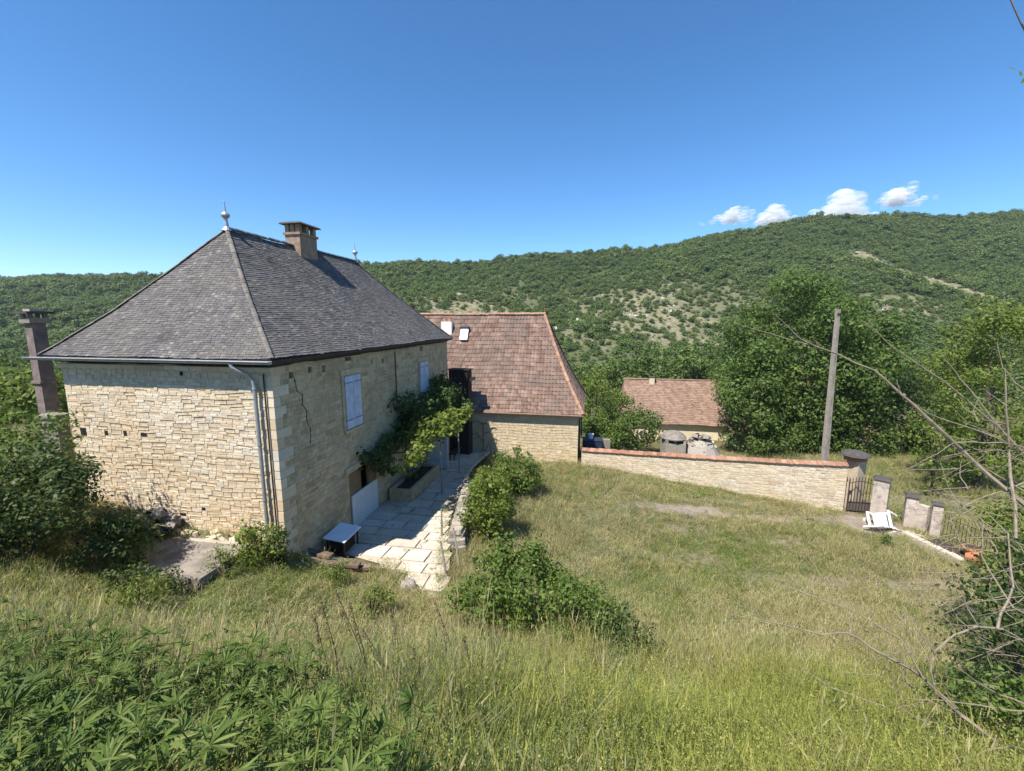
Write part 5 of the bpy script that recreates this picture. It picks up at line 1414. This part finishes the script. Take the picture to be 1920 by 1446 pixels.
    # tiny yard bush and weeds
    p = W(1657, 1035, 17.4); bush('weed_clump', 'small dark weed tuft in the yard before the gate', (p.x, p.y), (.3, .3), .5, 'leaf_bush', .08, 1200, 10, (.12, .2), None, 86, 3)
make_bushes()

# ------------------------------------------------------------------ grass (nobody could count it)
def tuft(seed, n, h, spread, wd, mat, seedhead=0.0, bend=.5):
    r_ = np.random.default_rng(seed)
    V, Fc = [], []
    for i in range(n):
        a = r_.uniform(0, 6.28); rad = spread * math.sqrt(r_.random())
        b0 = np.array([math.cos(a) * rad, math.sin(a) * rad, -.03])
        hh = h * r_.uniform(.5, 1.15); da = r_.uniform(0, 6.28); lean = hh * bend * r_.random()
        d = np.array([math.cos(da), math.sin(da), 0]); s = np.array([-d[1], d[0], 0]) * wd * r_.uniform(.6, 1.2)
        m = b0 + d * lean * .35 + np.array([0, 0, hh * .6]); t = b0 + d * lean + np.array([0, 0, hh])
        o = len(V)
        V += [b0 - s, b0 + s, m - s * .8, m + s * .8, t]
        Fc += [(o, o + 1, o + 3, o + 2), (o + 2, o + 3, o + 4)]
        if r_.random() < seedhead:
            o = len(V); k = s / (np.linalg.norm(s) + 1e-9) * .006; e = d * .02 + np.array([0, 0, .075])
            V += [t - e * .4, t + k, t + e, t - k]; Fc += [(o, o + 1, o + 2, o + 3)]
    me = bpy.data.meshes.new('tuft'); me.from_pydata([tuple(v) for v in V], [], Fc); me.update(); me.materials.append(mat)
    return proto('tuft', me)

def vnoise(x, y, s, seed):
    r_ = np.random.default_rng(seed); ph = r_.uniform(0, 6.28, 6); k = r_.uniform(.6, 1.6, 6) / s; an = r_.uniform(0, 6.28, 6)
    return sum(np.sin((x * np.cos(an[i]) + y * np.sin(an[i])) * k[i] * 2 + ph[i]) for i in range(6)) / 6 + .0

def froth(seed, n, h, spread, mat, lsize, per):
    """stems carrying many tiny leaves and flowers"""
    r_ = np.random.default_rng(seed); V, Fc, P_, N_ = [], [], [], []
    for i in range(n):
        a = r_.uniform(0, 6.28); b0 = np.array([math.cos(a), math.sin(a), 0]) * spread * math.sqrt(r_.random())
        hh = h * r_.uniform(.55, 1.15); a = r_.uniform(0, 6.28); t = b0 + np.array([math.cos(a) * hh * .3, math.sin(a) * hh * .3, hh])
        s_ = np.array([math.sin(a), -math.cos(a), 0]) * .003; o = len(V)
        V += [b0 - s_, b0 + s_, t]; Fc.append((o, o + 1, o + 2))
        for k in range(per):
            f = r_.uniform(.3, 1.05); P_.append(b0 + (t - b0) * f + r_.normal(size=3) * .028); N_.append(r_.normal(size=3) + np.array([0, 0, .8]))
    global rng
    keep = rng; rng = r_
    q = leaf_quads(np.array(P_), np.array(N_), lsize * r_.uniform(.6, 1.4, len(P_)), lsize * .55 * r_.uniform(.6, 1.4, len(P_)), .1)
    rng = keep
    for e in q:
        o = len(V); V += list(e); Fc.append((o, o + 1, o + 2, o + 3))
    me = bpy.data.meshes.new('tuft'); me.from_pydata([tuple(v) for v in V], [], Fc); me.update(); me.materials.append(mat)
    return proto('tuft', me)
def rosette(seed, n, L_, wd, mat):
    r_ = np.random.default_rng(seed); V, Fc = [], []
    for i in range(n):
        a = r_.uniform(0, 6.28); l = L_ * r_.uniform(.6, 1.2); el = r_.uniform(.15, 1.2); d = np.array([math.cos(a) * math.cos(el), math.sin(a) * math.cos(el), math.sin(el)])
        s_ = np.array([-math.sin(a), math.cos(a), 0]) * wd * r_.uniform(.7, 1.3); m = d * l * .5; t = d * l - np.array([0, 0, l * .25])
        o = len(V); V += [np.zeros(3), m + s_, t, m - s_]; Fc += [(o, o + 1, o + 2), (o, o + 2, o + 3)]
    me = bpy.data.meshes.new('tuft'); me.from_pydata([tuple(v) for v in V], [], Fc); me.update(); me.materials.append(mat)
    return proto('tuft', me)
def make_grass():
    kinds = {
        'green': [tuft(100 + i, 17, (.26, .34, .40, .30)[i], .13, .005, M['grass_green'], 0, (.9, .7, .5, 1.2)[i]) for i in range(4)],
        'dry': [tuft(120 + i, 14, (.46, .30, .52, .38)[i], .13, .0038, M['grass_dry'], (.7, .2, .5, .6)[i], (.5, 1.3, .6, .9)[i]) for i in range(4)],
        'lime': [tuft(140, 15, .38, .13, .0045, M['grass_lime'], .3, .8), tuft(141, 14, .50, .12, .004, M['grass_lime'], .6, .6), froth(142, 9, .44, .13, M['grass_lime'], .015, 26), tuft(143, 14, .30, .14, .0045, M['grass_green'], 0, 1.1)],
        'blue': [tuft(160 + i, 17, (.42, .30, .36, .5)[i], .13, .0045, M['grass_blue'], .4, (.6, 1.0, .8, .5)[i]) for i in range(3)] + [froth(163, 7, .40, .12, M['grass_blue'], .015, 18)],
        'weed': [rosette(180 + i, 14, (.16, .22, .13, .19)[i], .022, M['leaf_bush' if i % 2 else 'leaf_herb']) for i in range(2)] + [froth(182, 6, .34, .10, M['leaf_bush'], .028, 16), froth(183, 6, .30, .12, M['leaf_light'], .024, 18)],
    }
    pts = []
    for (y0, y1, dens, sc_) in ((1.0, 4.5, 300, 1.0), (4.5, 8, 170, 1.1), (8, 13, 100, 1.2), (13, 19, 62, 1.3), (19, 36, 30, 1.5)):
        x0, x1 = -1.5 * y1, 1.5 * y1
        n = int((x1 - x0) * (y1 - y0) * dens)
        x = rng.uniform(x0, x1, n); y = rng.uniform(y0, y1, n)
        k = (np.abs(x) < 1.45 * y + .6) & ~in_poly(x, y, HOUSE_POLY) & ~in_poly(x, y, BARN_POLY)
        pts.append(np.stack([x[k], y[k], np.full(k.sum(), sc_)], 1))
    p = np.concatenate(pts)
    x, y, s = p[:, 0], p[:, 1], p[:, 2]
    # distance into the patio is kept clear; bare ground is thin
    hw = (x - HP.x) * EX.x + (y - HP.y) * EX.y; ht = (x - HP.x) * EY.x + (y - HP.y) * EY.y
    edge = hw - np.interp(ht, [-.35, .6, 2.6, 4.6, 8, 12, 16.2], [-4.75, -4.9, -4.3, -3.5, -3, -2.5, -2.4])
    mouth = np.minimum(edge, (ht - np.interp(hw, [-4.75, -2.2], [-.35, 1.55])))
    keep = ~in_poly(x, y, PATIO_POLY) | ((rng.random(len(x)) < np.where(mouth < .45, .45, .045)) & (hw < -.9))
    keep &= ~((np.abs(x + 8.9) < .95) & (np.abs(y - 11.0) < .7))
    keep &= ~((hw > -2.3) & (hw < .1) & (ht > .3) & (ht < 2.2))
    bare = np.zeros(len(x))
    for cx, cy, rx, ry, kk in BARE: bare = np.maximum(bare, kk * np.clip(1.35 - ((x - cx) / rx) ** 2 - ((y - cy) / ry) ** 2, 0, 1))
    keep &= rng.random(len(x)) > bare * .97
    # behind the yard wall: thinner meadow
    x, y, s = x[keep], y[keep], s[keep]
    z = heights(x, y); hw2 = (x - HP.x) * EX.x + (y - HP.y) * EX.y; ht2 = (x - HP.x) * EY.x + (y - HP.y) * EY.y
    z = np.where(in_poly(x, y, PATIO_POLY), -7.97 - .022 * np.clip(ht2, 0, 11) - .115 * np.clip(ht2 - 11, 0, None), z)
    inp = in_poly(x, y, PATIO_POLY)
    n1, n2, n3 = vnoise(x, y, 3.2, 1), vnoise(x, y, 1.5, 2), vnoise(x, y, 5.5, 3)
    r = rng.random(len(x))
    # weights by place: bank lower middle/right is yellow-green, bank left greener, yard dry with blue-green drifts
    near = np.clip((9.8 - y) / 5.0 + .35 * vnoise(x, y, 1.6, 9), 0, 1)
    yard = 1 - near
    n4, n5 = vnoise(x, y, 1.0, 5), vnoise(x, y, .6, 6)
    w_lime = near * (.62 + .85 * np.clip((x + .6) / 1.6, 0, 1) * np.clip(.5 + (8.2 - y) / 3.0 + .9 * n1, 0, 1)) + .2 + .5 * n2
    w_dry = .92 * yard + .48 * near + .9 * n1 + .35 * n5 + .6 * np.exp(-(((x + 1.0) / 1.6) ** 2 + ((y - 5) / 1.8) ** 2))
    w_blue = .28 * yard + .22 * near * (x < 1) + 1.1 * np.clip(n3, 0, 1) * (x < 9) + .7 * np.exp(-(((x - 2.6) / 2.6) ** 2 + ((y - 17) / 3.0) ** 2)) + .35 * np.exp(-(((x + .8) / 1.3) ** 2 + ((y - 5) / 2) ** 2))
    w_green = .55 + .4 * near * (x < -1) - .8 * n1 + .5 * (x < -5) + .3 * n4
    w_weed = .10 + .35 * np.clip(n4 + n2 - .15, 0, 1) + .25 * near
    Wt = np.clip(np.stack([w_green, w_dry, w_lime, w_blue, w_weed], 1), .03, None) ** 1.5; Wt /= Wt.sum(1, keepdims=True)
    cum = Wt.cumsum(1); ki = (r[:, None] > cum).sum(1).clip(0, 4)
    hsc = (.62 + .38 * near) * (1 + .55 * n2 + .3 * n4 + .25 * n1) * np.exp(rng.normal(0, .28, len(x)))
    hsc = np.clip(hsc, .22, 1.9)
    hsc = np.where((x > 3) & (y > 11) & (y < 24), hsc * .68, hsc)
    hsc *= np.where(y < 3.0, .8, 1)
    hsc *= np.where(inp, .4, 1)
    hsc *= 1 + .55 * np.exp(-(((x + .9) / 1.3) ** 2 + ((y - 4.2) / 1.8) ** 2)) + .5 * np.exp(-(((x - .9) / .9) ** 2 + ((y - 6.3) / .9) ** 2)) + .35 * near * np.clip(vnoise(x, y, .9, 11), 0, 1)
    hsc *= np.where((x < -1.5) & (y > 6) & (y < 12), .62, 1)
    names = ['green_grass', 'dry_grass', 'yellow_green_grass', 'blue_green_grass', 'low_weeds']
    for i, k in enumerate(('green', 'dry', 'lime', 'blue', 'weed')):
        m = ki == i
        q = np.stack([x[m], y[m], z[m]], 1); nn = m.sum()
        rot = np.stack([rng.normal(0, .24, nn) + .25 * vnoise(x[m], y[m], 2.0, 8), rng.normal(0, .24, nn), rng.uniform(0, 6.28, nn)], 1)
        a, b_ = s[m] * rng.uniform(.85, 1.2, nn), hsc[m]
        scatter(names[i], q, rot, np.stack([a, a, b_ * (1.15 if k == 'dry' else 1)], 1), rng.integers(0, 4, nn), kinds[k])
make_grass()

# ------------------------------------------------------------------ foreground herbs, stalks, dead branches
def herb_leaf(L_, wd, arch, fold=.15, n=5):
    m = MB(); vs = []
    for i in range(n + 1):
        f = i / n; w_ = wd * math.sin(PI * min(1, f * .93 + .07)) ** .8 * (1 if i < n else 0)
        x = L_ * f * (1 - .12 * arch * f); z = L_ * arch * (f * .9 - 1.25 * f * f)
        vs += [(x, -w_ / 2, z + w_ * fold), (x, 0, z), (x, w_ / 2, z + w_ * fold)]
    fs = []
    for i in range(n):
        a = 3 * i; fs += [(a, a + 1, a + 4, a + 3), (a + 1, a + 2, a + 5, a + 4)]
    m.add(vs, fs); return m.mesh('leaf')
def make_herbs():
    leaves = []
    rl = random.Random(77)
    for k in range(8):
        lm = MB(); nl = rl.choice((6, 7, 8, 9)); half = rl.uniform(.9, 1.35)
        for q in range(nl):
            a = -half + 2 * half * q / (nl - 1) + rl.uniform(-.08, .08)
            Ll = .125 * (1 - .35 * abs(a) / 1.4) * rl.uniform(.8, 1.2)
            me0 = herb_leaf(Ll, .0165 * rl.uniform(.7, 1.25), rl.uniform(-.1, .7), .25, 4)
            rot = Matrix.Rotation(a, 3, 'Z') @ Matrix.Rotation(rl.uniform(-.15, .3), 3, 'Y') @ Matrix.Rotation(rl.uniform(-.5, .5), 3, 'X')
            lm.add([Vector((.07, 0, 0)) + rot @ v.co for v in me0.vertices], [tuple(p.vertices) for p in me0.polygons]); bpy.data.meshes.remove(me0)
        lm.tube([(0, 0, 0), (.07, 0, .004)], [.0035, .003], 3)
        me = lm.mesh('leaf'); me.materials.append(M['leaf_herb']); leaves.append(me)
    r_ = random.Random(9)
    spots = []
    for _ in range(4000):
        y = r_.uniform(1.35, 5.0); x = r_.uniform(-1.42 * y - .2, -.40 * y)
        lim = 4.6 if x < -3.5 else 4.6 - (x + 3.5) * .75
        if y > lim: continue
        if x > -1.5 and y > 2.3: continue
        if all((x - a) ** 2 + (y - b_) ** 2 > .31 ** 2 for a, b_ in spots): spots.append((x, y))
    spots.sort(key=lambda p: math.hypot(*p))
    n_leaf = 0
    for i, (x, y) in enumerate(spots[:120]):
        z = zg(x, y); h = r_.uniform(.5, 1.0)
        root = thing('leafy_weed', 'lance-leaved green weed in the dense lower-left patch', 'plant', (x, y, z), r_.uniform(0, 6.28), 'lance-leaved weeds at lower left')
        st = MB(); fol = MB()
        for sidx in range(6):
            a = r_.uniform(0, 6.28); ln = r_.uniform(.05, .34)
            tip = Vector((math.cos(a) * ln, math.sin(a) * ln, h * r_.uniform(.6, 1.1)))
            st.tube([Vector((0, 0, -.08)), tip * .5 + Vector((0, 0, .04)), tip], [.008, .006, .003], 4)
            k = 9
            for j in range(k):
                f = .4 + .6 * j / (k - 1); p = tip * f
                az = j * 2.4 + sidx; el = .25 - .8 * f + r_.uniform(-.25, .25)
                me = leaves[r_.randrange(8)]; s = r_.uniform(.5, 1.15)
                eu = Euler((r_.uniform(-.5, .5), el, az))
                if i < 12 and n_leaf < 300 and j % 2:
                    obj('leaf', me, None, root, p, eu, (s,) * 3); n_leaf += 1
                else:
                    mm = eu.to_matrix()
                    fol.add([p + mm @ (v.co * s) for v in me.vertices], [tuple(q.vertices) for q in me.polygons])
        obj('stems', st, M['grass_green'], root)
        if fol.v: o = obj('foliage', fol, M['leaf_herb'], root); o['kind'] = 'stuff'
    # tall dark dock stalks
    for i, (u0, v0, u1, v1, Y) in enumerate(((600, 1120, 640, 1300, 4.6), (630, 1110, 700, 1290, 4.8), (655, 1130, 690, 1250, 5.0), (680, 1180, 760, 1300, 4.3), (815, 1125, 870, 1260, 5.0), (870, 1195, 890, 1340, 4.2), (590, 1160, 615, 1290, 4.4), (775, 1215, 800, 1290, 4.6), (845, 1275, 880, 1400, 3.6), (735, 1150, 750, 1260, 5.2))):
        a = W(u1, v1, Y); b_ = W(u0, v0, Y + .15); zb = zg(a.x, a.y); a.z = min(a.z, zb + .1)
        r = thing('dry_stalk', 'thin dark dead stalk standing in the grass bank', 'plant', (a.x, a.y, zb), 0, 'dead stalks on the grassy bank')
        m = MB(); d = b_ - Vector((a.x, a.y, zb))
        m.tube([Vector((0, 0, -.05)), d * .5 + Vector((.05, 0, .03)), d], [.009, .007, .003], 5); obj('stalk', m, M['dark_stalk'], r)
        q = clump_leaves([(np.array(d * f), .035) for f in np.linspace(.62, 1, 9)], 14000, .022, 1.4, .3, .6, .1); obj('seed_head', leaf_mesh('seed_head', q, M['dark_stalk']), None, r)
    # green spiky weeds standing in the bank
    for i, (u, v, Y, h, lb) in enumerate(((965, 1360, 3.6, .7, 'single tall green weed low in the middle of the bank'), (690, 1080, 9.6, .9, 'lush green weed patch below the patio boards'), (1060, 1420, 3.1, .4, 'small bright green weed at the bottom middle'), (250, 1075, 8.6, .9, 'bright green weed mass below the concrete slab'), (640, 1330, 3.6, .5, 'broad green weed right of the lance-leaved patch'))):
        p = W(u, v, Y)
        bush('weed_clump', lb, (p.x, p.y), (.28 if Y < 5 else .55, .28 if Y < 5 else .5), h, 'leaf_bush' if i % 2 == 0 else 'leaf_light', .07 if Y < 5 else .1, 1500 if Y < 5 else 800, 14, (.1, .2) if Y < 5 else (.18, .3), None, 90 + i, 4, .3, .3)
make_herbs()

def make_dead_shrub():
    hub = W(1990, 1240, 3.3)
    root = thing('dead_shrub', 'bare bleached dead shrub reaching in from the right edge', 'shrub', (hub.x, hub.y, zg(hub.x, hub.y)), 0)
    o = root.location
    def br(px, Y0, Y1, r0, r1, name='branch'):
        low = lambda v: .74 if v > 1150 else (1 - .26 * max(0, (v - 900)) / 250)
        n = len(px); pts = []
        for i, (u, v) in enumerate(px):
            Y = (Y0 + (Y1 - Y0) * i / (n - 1)) * low(v); pts.append(W(u, v, Y) - o)
        # a little wander between the joints
        fine = [pts[0]]
        for a, b_ in zip(pts[:-1], pts[1:]):
            for k in (1, 2, 3):
                q = a.lerp(b_, k / 3.0)
                if k < 3: q = q + Vector((random.gauss(0, 1), random.gauss(0, 1), random.gauss(0, 1))) * .014 * (a - b_).length
                fine.append(q)
        m = MB(); N = len(fine) - 1
        k_ = .62 if px[len(px) // 2][1] > 1050 else .8
        m.tube(fine, [(r0 + (r1 - r0) * (i / N)) * k_ * random.uniform(.88, 1.12) for i in range(N + 1)], 6)
        obj(name, m, M['dead_bark'], root)
    base = (1990, 1240)
    br([base, (1990, 1450), (1985, 1560)], 4.4, 4.3, .04, .06, 'trunk')
    br([base, (1990, 1040), (1990, 900), (1985, 760)], 4.4, 4.6, .05, .02, 'trunk')
    br([(1990, 1010), (1920, 945), (1830, 870), (1745, 790), (1690, 740), (1640, 695), (1530, 650), (1490, 640), (1375, 605)], 4.4, 5.2, .032, .004)
    br([(1530, 650), (1500, 635), (1470, 605), (1447, 585)], 5.0, 5.1, .009, .003)
    br([(1536, 652), (1530, 640), (1524, 636)], 5.0, 5.0, .007, .003)
    br([(1692, 742), (1685, 728), (1681, 712)], 4.9, 4.9, .009, .004)
    br([(1990, 900), (1920, 850), (1870, 800), (1770, 715), (1680, 655), (1620, 603)], 4.5, 5.1, .022, .004)
    br([(1880, 808), (1830, 745), (1800, 710), (1767, 668)], 4.6, 4.9, .012, .004)
    br([(1890, 830), (1810, 800), (1740, 775), (1690, 742)], 4.6, 4.8, .012, .006)
    br([(1985, 780), (1905, 720), (1880, 690), (1870, 640)], 4.6, 4.8, .014, .003)
    br([(1905, 1010), (1892, 850), (1886, 730), (1884, 690)], 4.5, 4.7, .02, .004)
    br([(1960, 850), (1880, 830), (1790, 830), (1760, 850), (1700, 880)], 4.5, 4.7, .012, .003)
    br([(1935, 930), (1850, 880), (1800, 850), (1755, 800)], 4.5, 4.7, .011, .004)
    br([(1940, 900), (1850, 930), (1790, 960), (1720, 965)], 4.5, 4.6, .009, .002)
    br([(1990, 1480), (1920, 1435), (1840, 1370), (1800, 1340), (1730, 1270), (1650, 1225), (1590, 1187), (1540, 1190), (1440, 1165), (1360, 1150)], 4.0, 5.0, .035, .003)
    br([(1730, 1270), (1690, 1200), (1590, 1140), (1490, 1105), (1400, 1070)], 4.4, 5.2, .013, .003)
    br([(1595, 1187), (1588, 1140), (1540, 1080), (1490, 1005)], 4.8, 5.2, .007, .002)
    br([(1660, 1325), (1560, 1290), (1500, 1250)], 4.3, 4.7, .009, .002)
    br([(1800, 1340), (1755, 1300), (1745, 1260), (1752, 1222), (1790, 1190), (1830, 1175), (1880, 1180), (1960, 1230)], 4.1, 4.4, .011, .014)
    br([(1752, 1222), (1720, 1180), (1690, 1130)], 4.2, 4.4, .010, .003)
    br([(1990, 1350), (1920, 1320), (1850, 1290), (1790, 1250)], 4.2, 4.3, .018, .006)
    br([(1990, 1340), (1850, 1325), (1780, 1315), (1700, 1310)], 4.2, 4.3, .011, .003)
    br([(1540, 1436), (1480, 1390), (1420, 1325)], 3.6, 4.0, .008, .002)
    br([(1730, 1120), (1740, 1070), (1748, 1040)], 4.7, 4.8, .005, .002)
    br([(1870, 1180), (1900, 1100), (1890, 1000), (1850, 960)], 4.3, 4.5, .012, .004)
    br([(1980, 1180), (1900, 1140), (1840, 1040), (1845, 980)], 4.4, 4.6, .012, .003)
    br([(1700, 1310), (1660, 1270), (1600, 1262), (1560, 1262)], 4.3, 4.5, .006, .002)
    br([(1990, 1420), (1900, 1400), (1800, 1420), (1740, 1446)], 4.0, 3.9, .014, .005)
    rr = random.Random(2)
    for i in range(190):
        u = rr.uniform(1680, 1975); v = rr.uniform(760, 1440)
        if v < 1100 and u < 1790: continue
        L_ = rr.uniform(50, 150); a = rr.uniform(2.4, 4.4); Y = rr.uniform(4.1, 4.9)
        br([(u, v), (u + L_ * .5 * math.cos(a), v + L_ * .5 * math.sin(a) * .7), (u + L_ * math.cos(a + rr.uniform(-.4, .4)), v + L_ * math.sin(a) * .8)], Y, Y + .2, .006, .0015, 'twig')
    # a slender sapling beside the viewpoint; only its arching tip reaches the upper right corner
    sz = zg(3.3, 1.9)
    t0 = thing('leafy_sapling', 'slender sapling whose thin leafy tip arches into the upper right corner', 'sapling', (3.3, 1.9, sz), 0)
    m = MB(); oo = t0.location
    m.tube([(0, 0, -.1), Vector((3.12, 1.9, -1.5)) - oo, Vector((2.92, 1.9, -.3)) - oo, W(2040, 330, 1.9) - oo, W(1990, 190, 1.88) - oo, W(1950, 110, 1.85) - oo, W(1915, 45, 1.8) - oo, W(1890, -10, 1.8) - oo, W(1885, -60, 1.8) - oo], [.022, .018, .013, .009, .006, .004, .003, .002, .001], 6)
    obj('stem', m, M['dead_bark'], t0)
    lf = leaf_quads(np.array([W(1914, 138, 1.84) - oo, W(1922, 150, 1.84) - oo, W(1898, 128, 1.84) - oo]), np.array([[.2, -1, .5], [-.2, -1, .4], [0, -1, .9]]), [.04, .045, .03], [.02, .02, .015])
    obj('leaves', leaf_mesh('leaves', lf, M['leaf_light']), None, t0)
make_dead_shrub()

# ------------------------------------------------------------------ clouds
def make_clouds():
    m = bpy.data.materials.new('cloud_vapour'); m.use_nodes = True
    n, l = m.node_tree.nodes, m.node_tree.links
    b = n['Principled BSDF']; b.inputs['Base Color'].default_value = (.95, .95, .95, 1); b.inputs['Roughness'].default_value = 1; b.inputs['Specular IOR Level'].default_value = 0
    tr = n.new('ShaderNodeBsdfTransparent'); mx = n.new('ShaderNodeMixShader'); mx.inputs[0].default_value = .13
    tl = n.new('ShaderNodeBsdfTranslucent'); tl.inputs['Color'].default_value = (.95, .95, .95, 1)
    m2 = n.new('ShaderNodeMixShader'); m2.inputs[0].default_value = .5
    l.new(b.outputs[0], m2.inputs[1]); l.new(tl.outputs[0], m2.inputs[2])
    l.new(tr.outputs[0], mx.inputs[1]); l.new(m2.outputs[0], mx.inputs[2]); l.new(mx.outputs[0], n['Material Output'].inputs['Surface'])
    import bmesh
    D = 3200.0
    for i, (u, v, wpx, hpx, lb) in enumerate(((1372, 403, 84, 22, 'small flat white cloud, leftmost over the ridge'), (1450, 402, 66, 30, 'small puffy white cloud just left of the largest cloud'), (1578, 388, 100, 52, 'largest white cloud half hidden behind the ridge'), (1690, 367, 76, 28, 'small white cloud highest above the ridge'))):
        c = W(u, v, D); k = D / F
        bm = bmesh.new(); r_ = random.Random(30 + i)
        for j in range(120):
            fx = r_.gauss(0, .22); env = max(.1, 1 - abs(fx) * 1.7)
            p = Vector((fx * wpx * k, r_.gauss(0, .15) * wpx * k, (r_.random() * env - .5) * hpx * k + fx * (8 * k if i < 2 else 0)))
            mt = Matrix.Translation(p) @ Matrix.Diagonal((1.5, 1.2, 1, 1))
            bmesh.ops.create_icosphere(bm, subdivisions=2, radius=hpx * k * r_.uniform(.10, .24) * (.6 + env * .5), matrix=mt)
        for f in bm.faces: f.smooth = True
        me = bpy.data.meshes.new('cloud'); bm.to_mesh(me); bm.free(); me.materials.append(m)
        o = obj('cloud', me, None, None, c); tag(o, lb, 'cloud')
make_clouds()

# ------------------------------------------------------------------ thin summer air over the valley
def make_haze():
    m = bpy.data.materials.new('summer_air'); m.use_nodes = True
    n, l = m.node_tree.nodes, m.node_tree.links
    n.remove(n['Principled BSDF'])
    v = n.new('ShaderNodeVolumePrincipled'); v.inputs['Color'].default_value = (.80, .88, 1.0, 1); v.inputs['Density'].default_value = .00012; v.inputs['Anisotropy'].default_value = .1
    l.new(v.outputs[0], n['Material Output'].inputs['Volume'])
    b = MB(); b.box((0, 300, 35), (2100, 1500, 200)); o = obj('haze', b, m); o['kind'] = 'stuff'
make_haze()
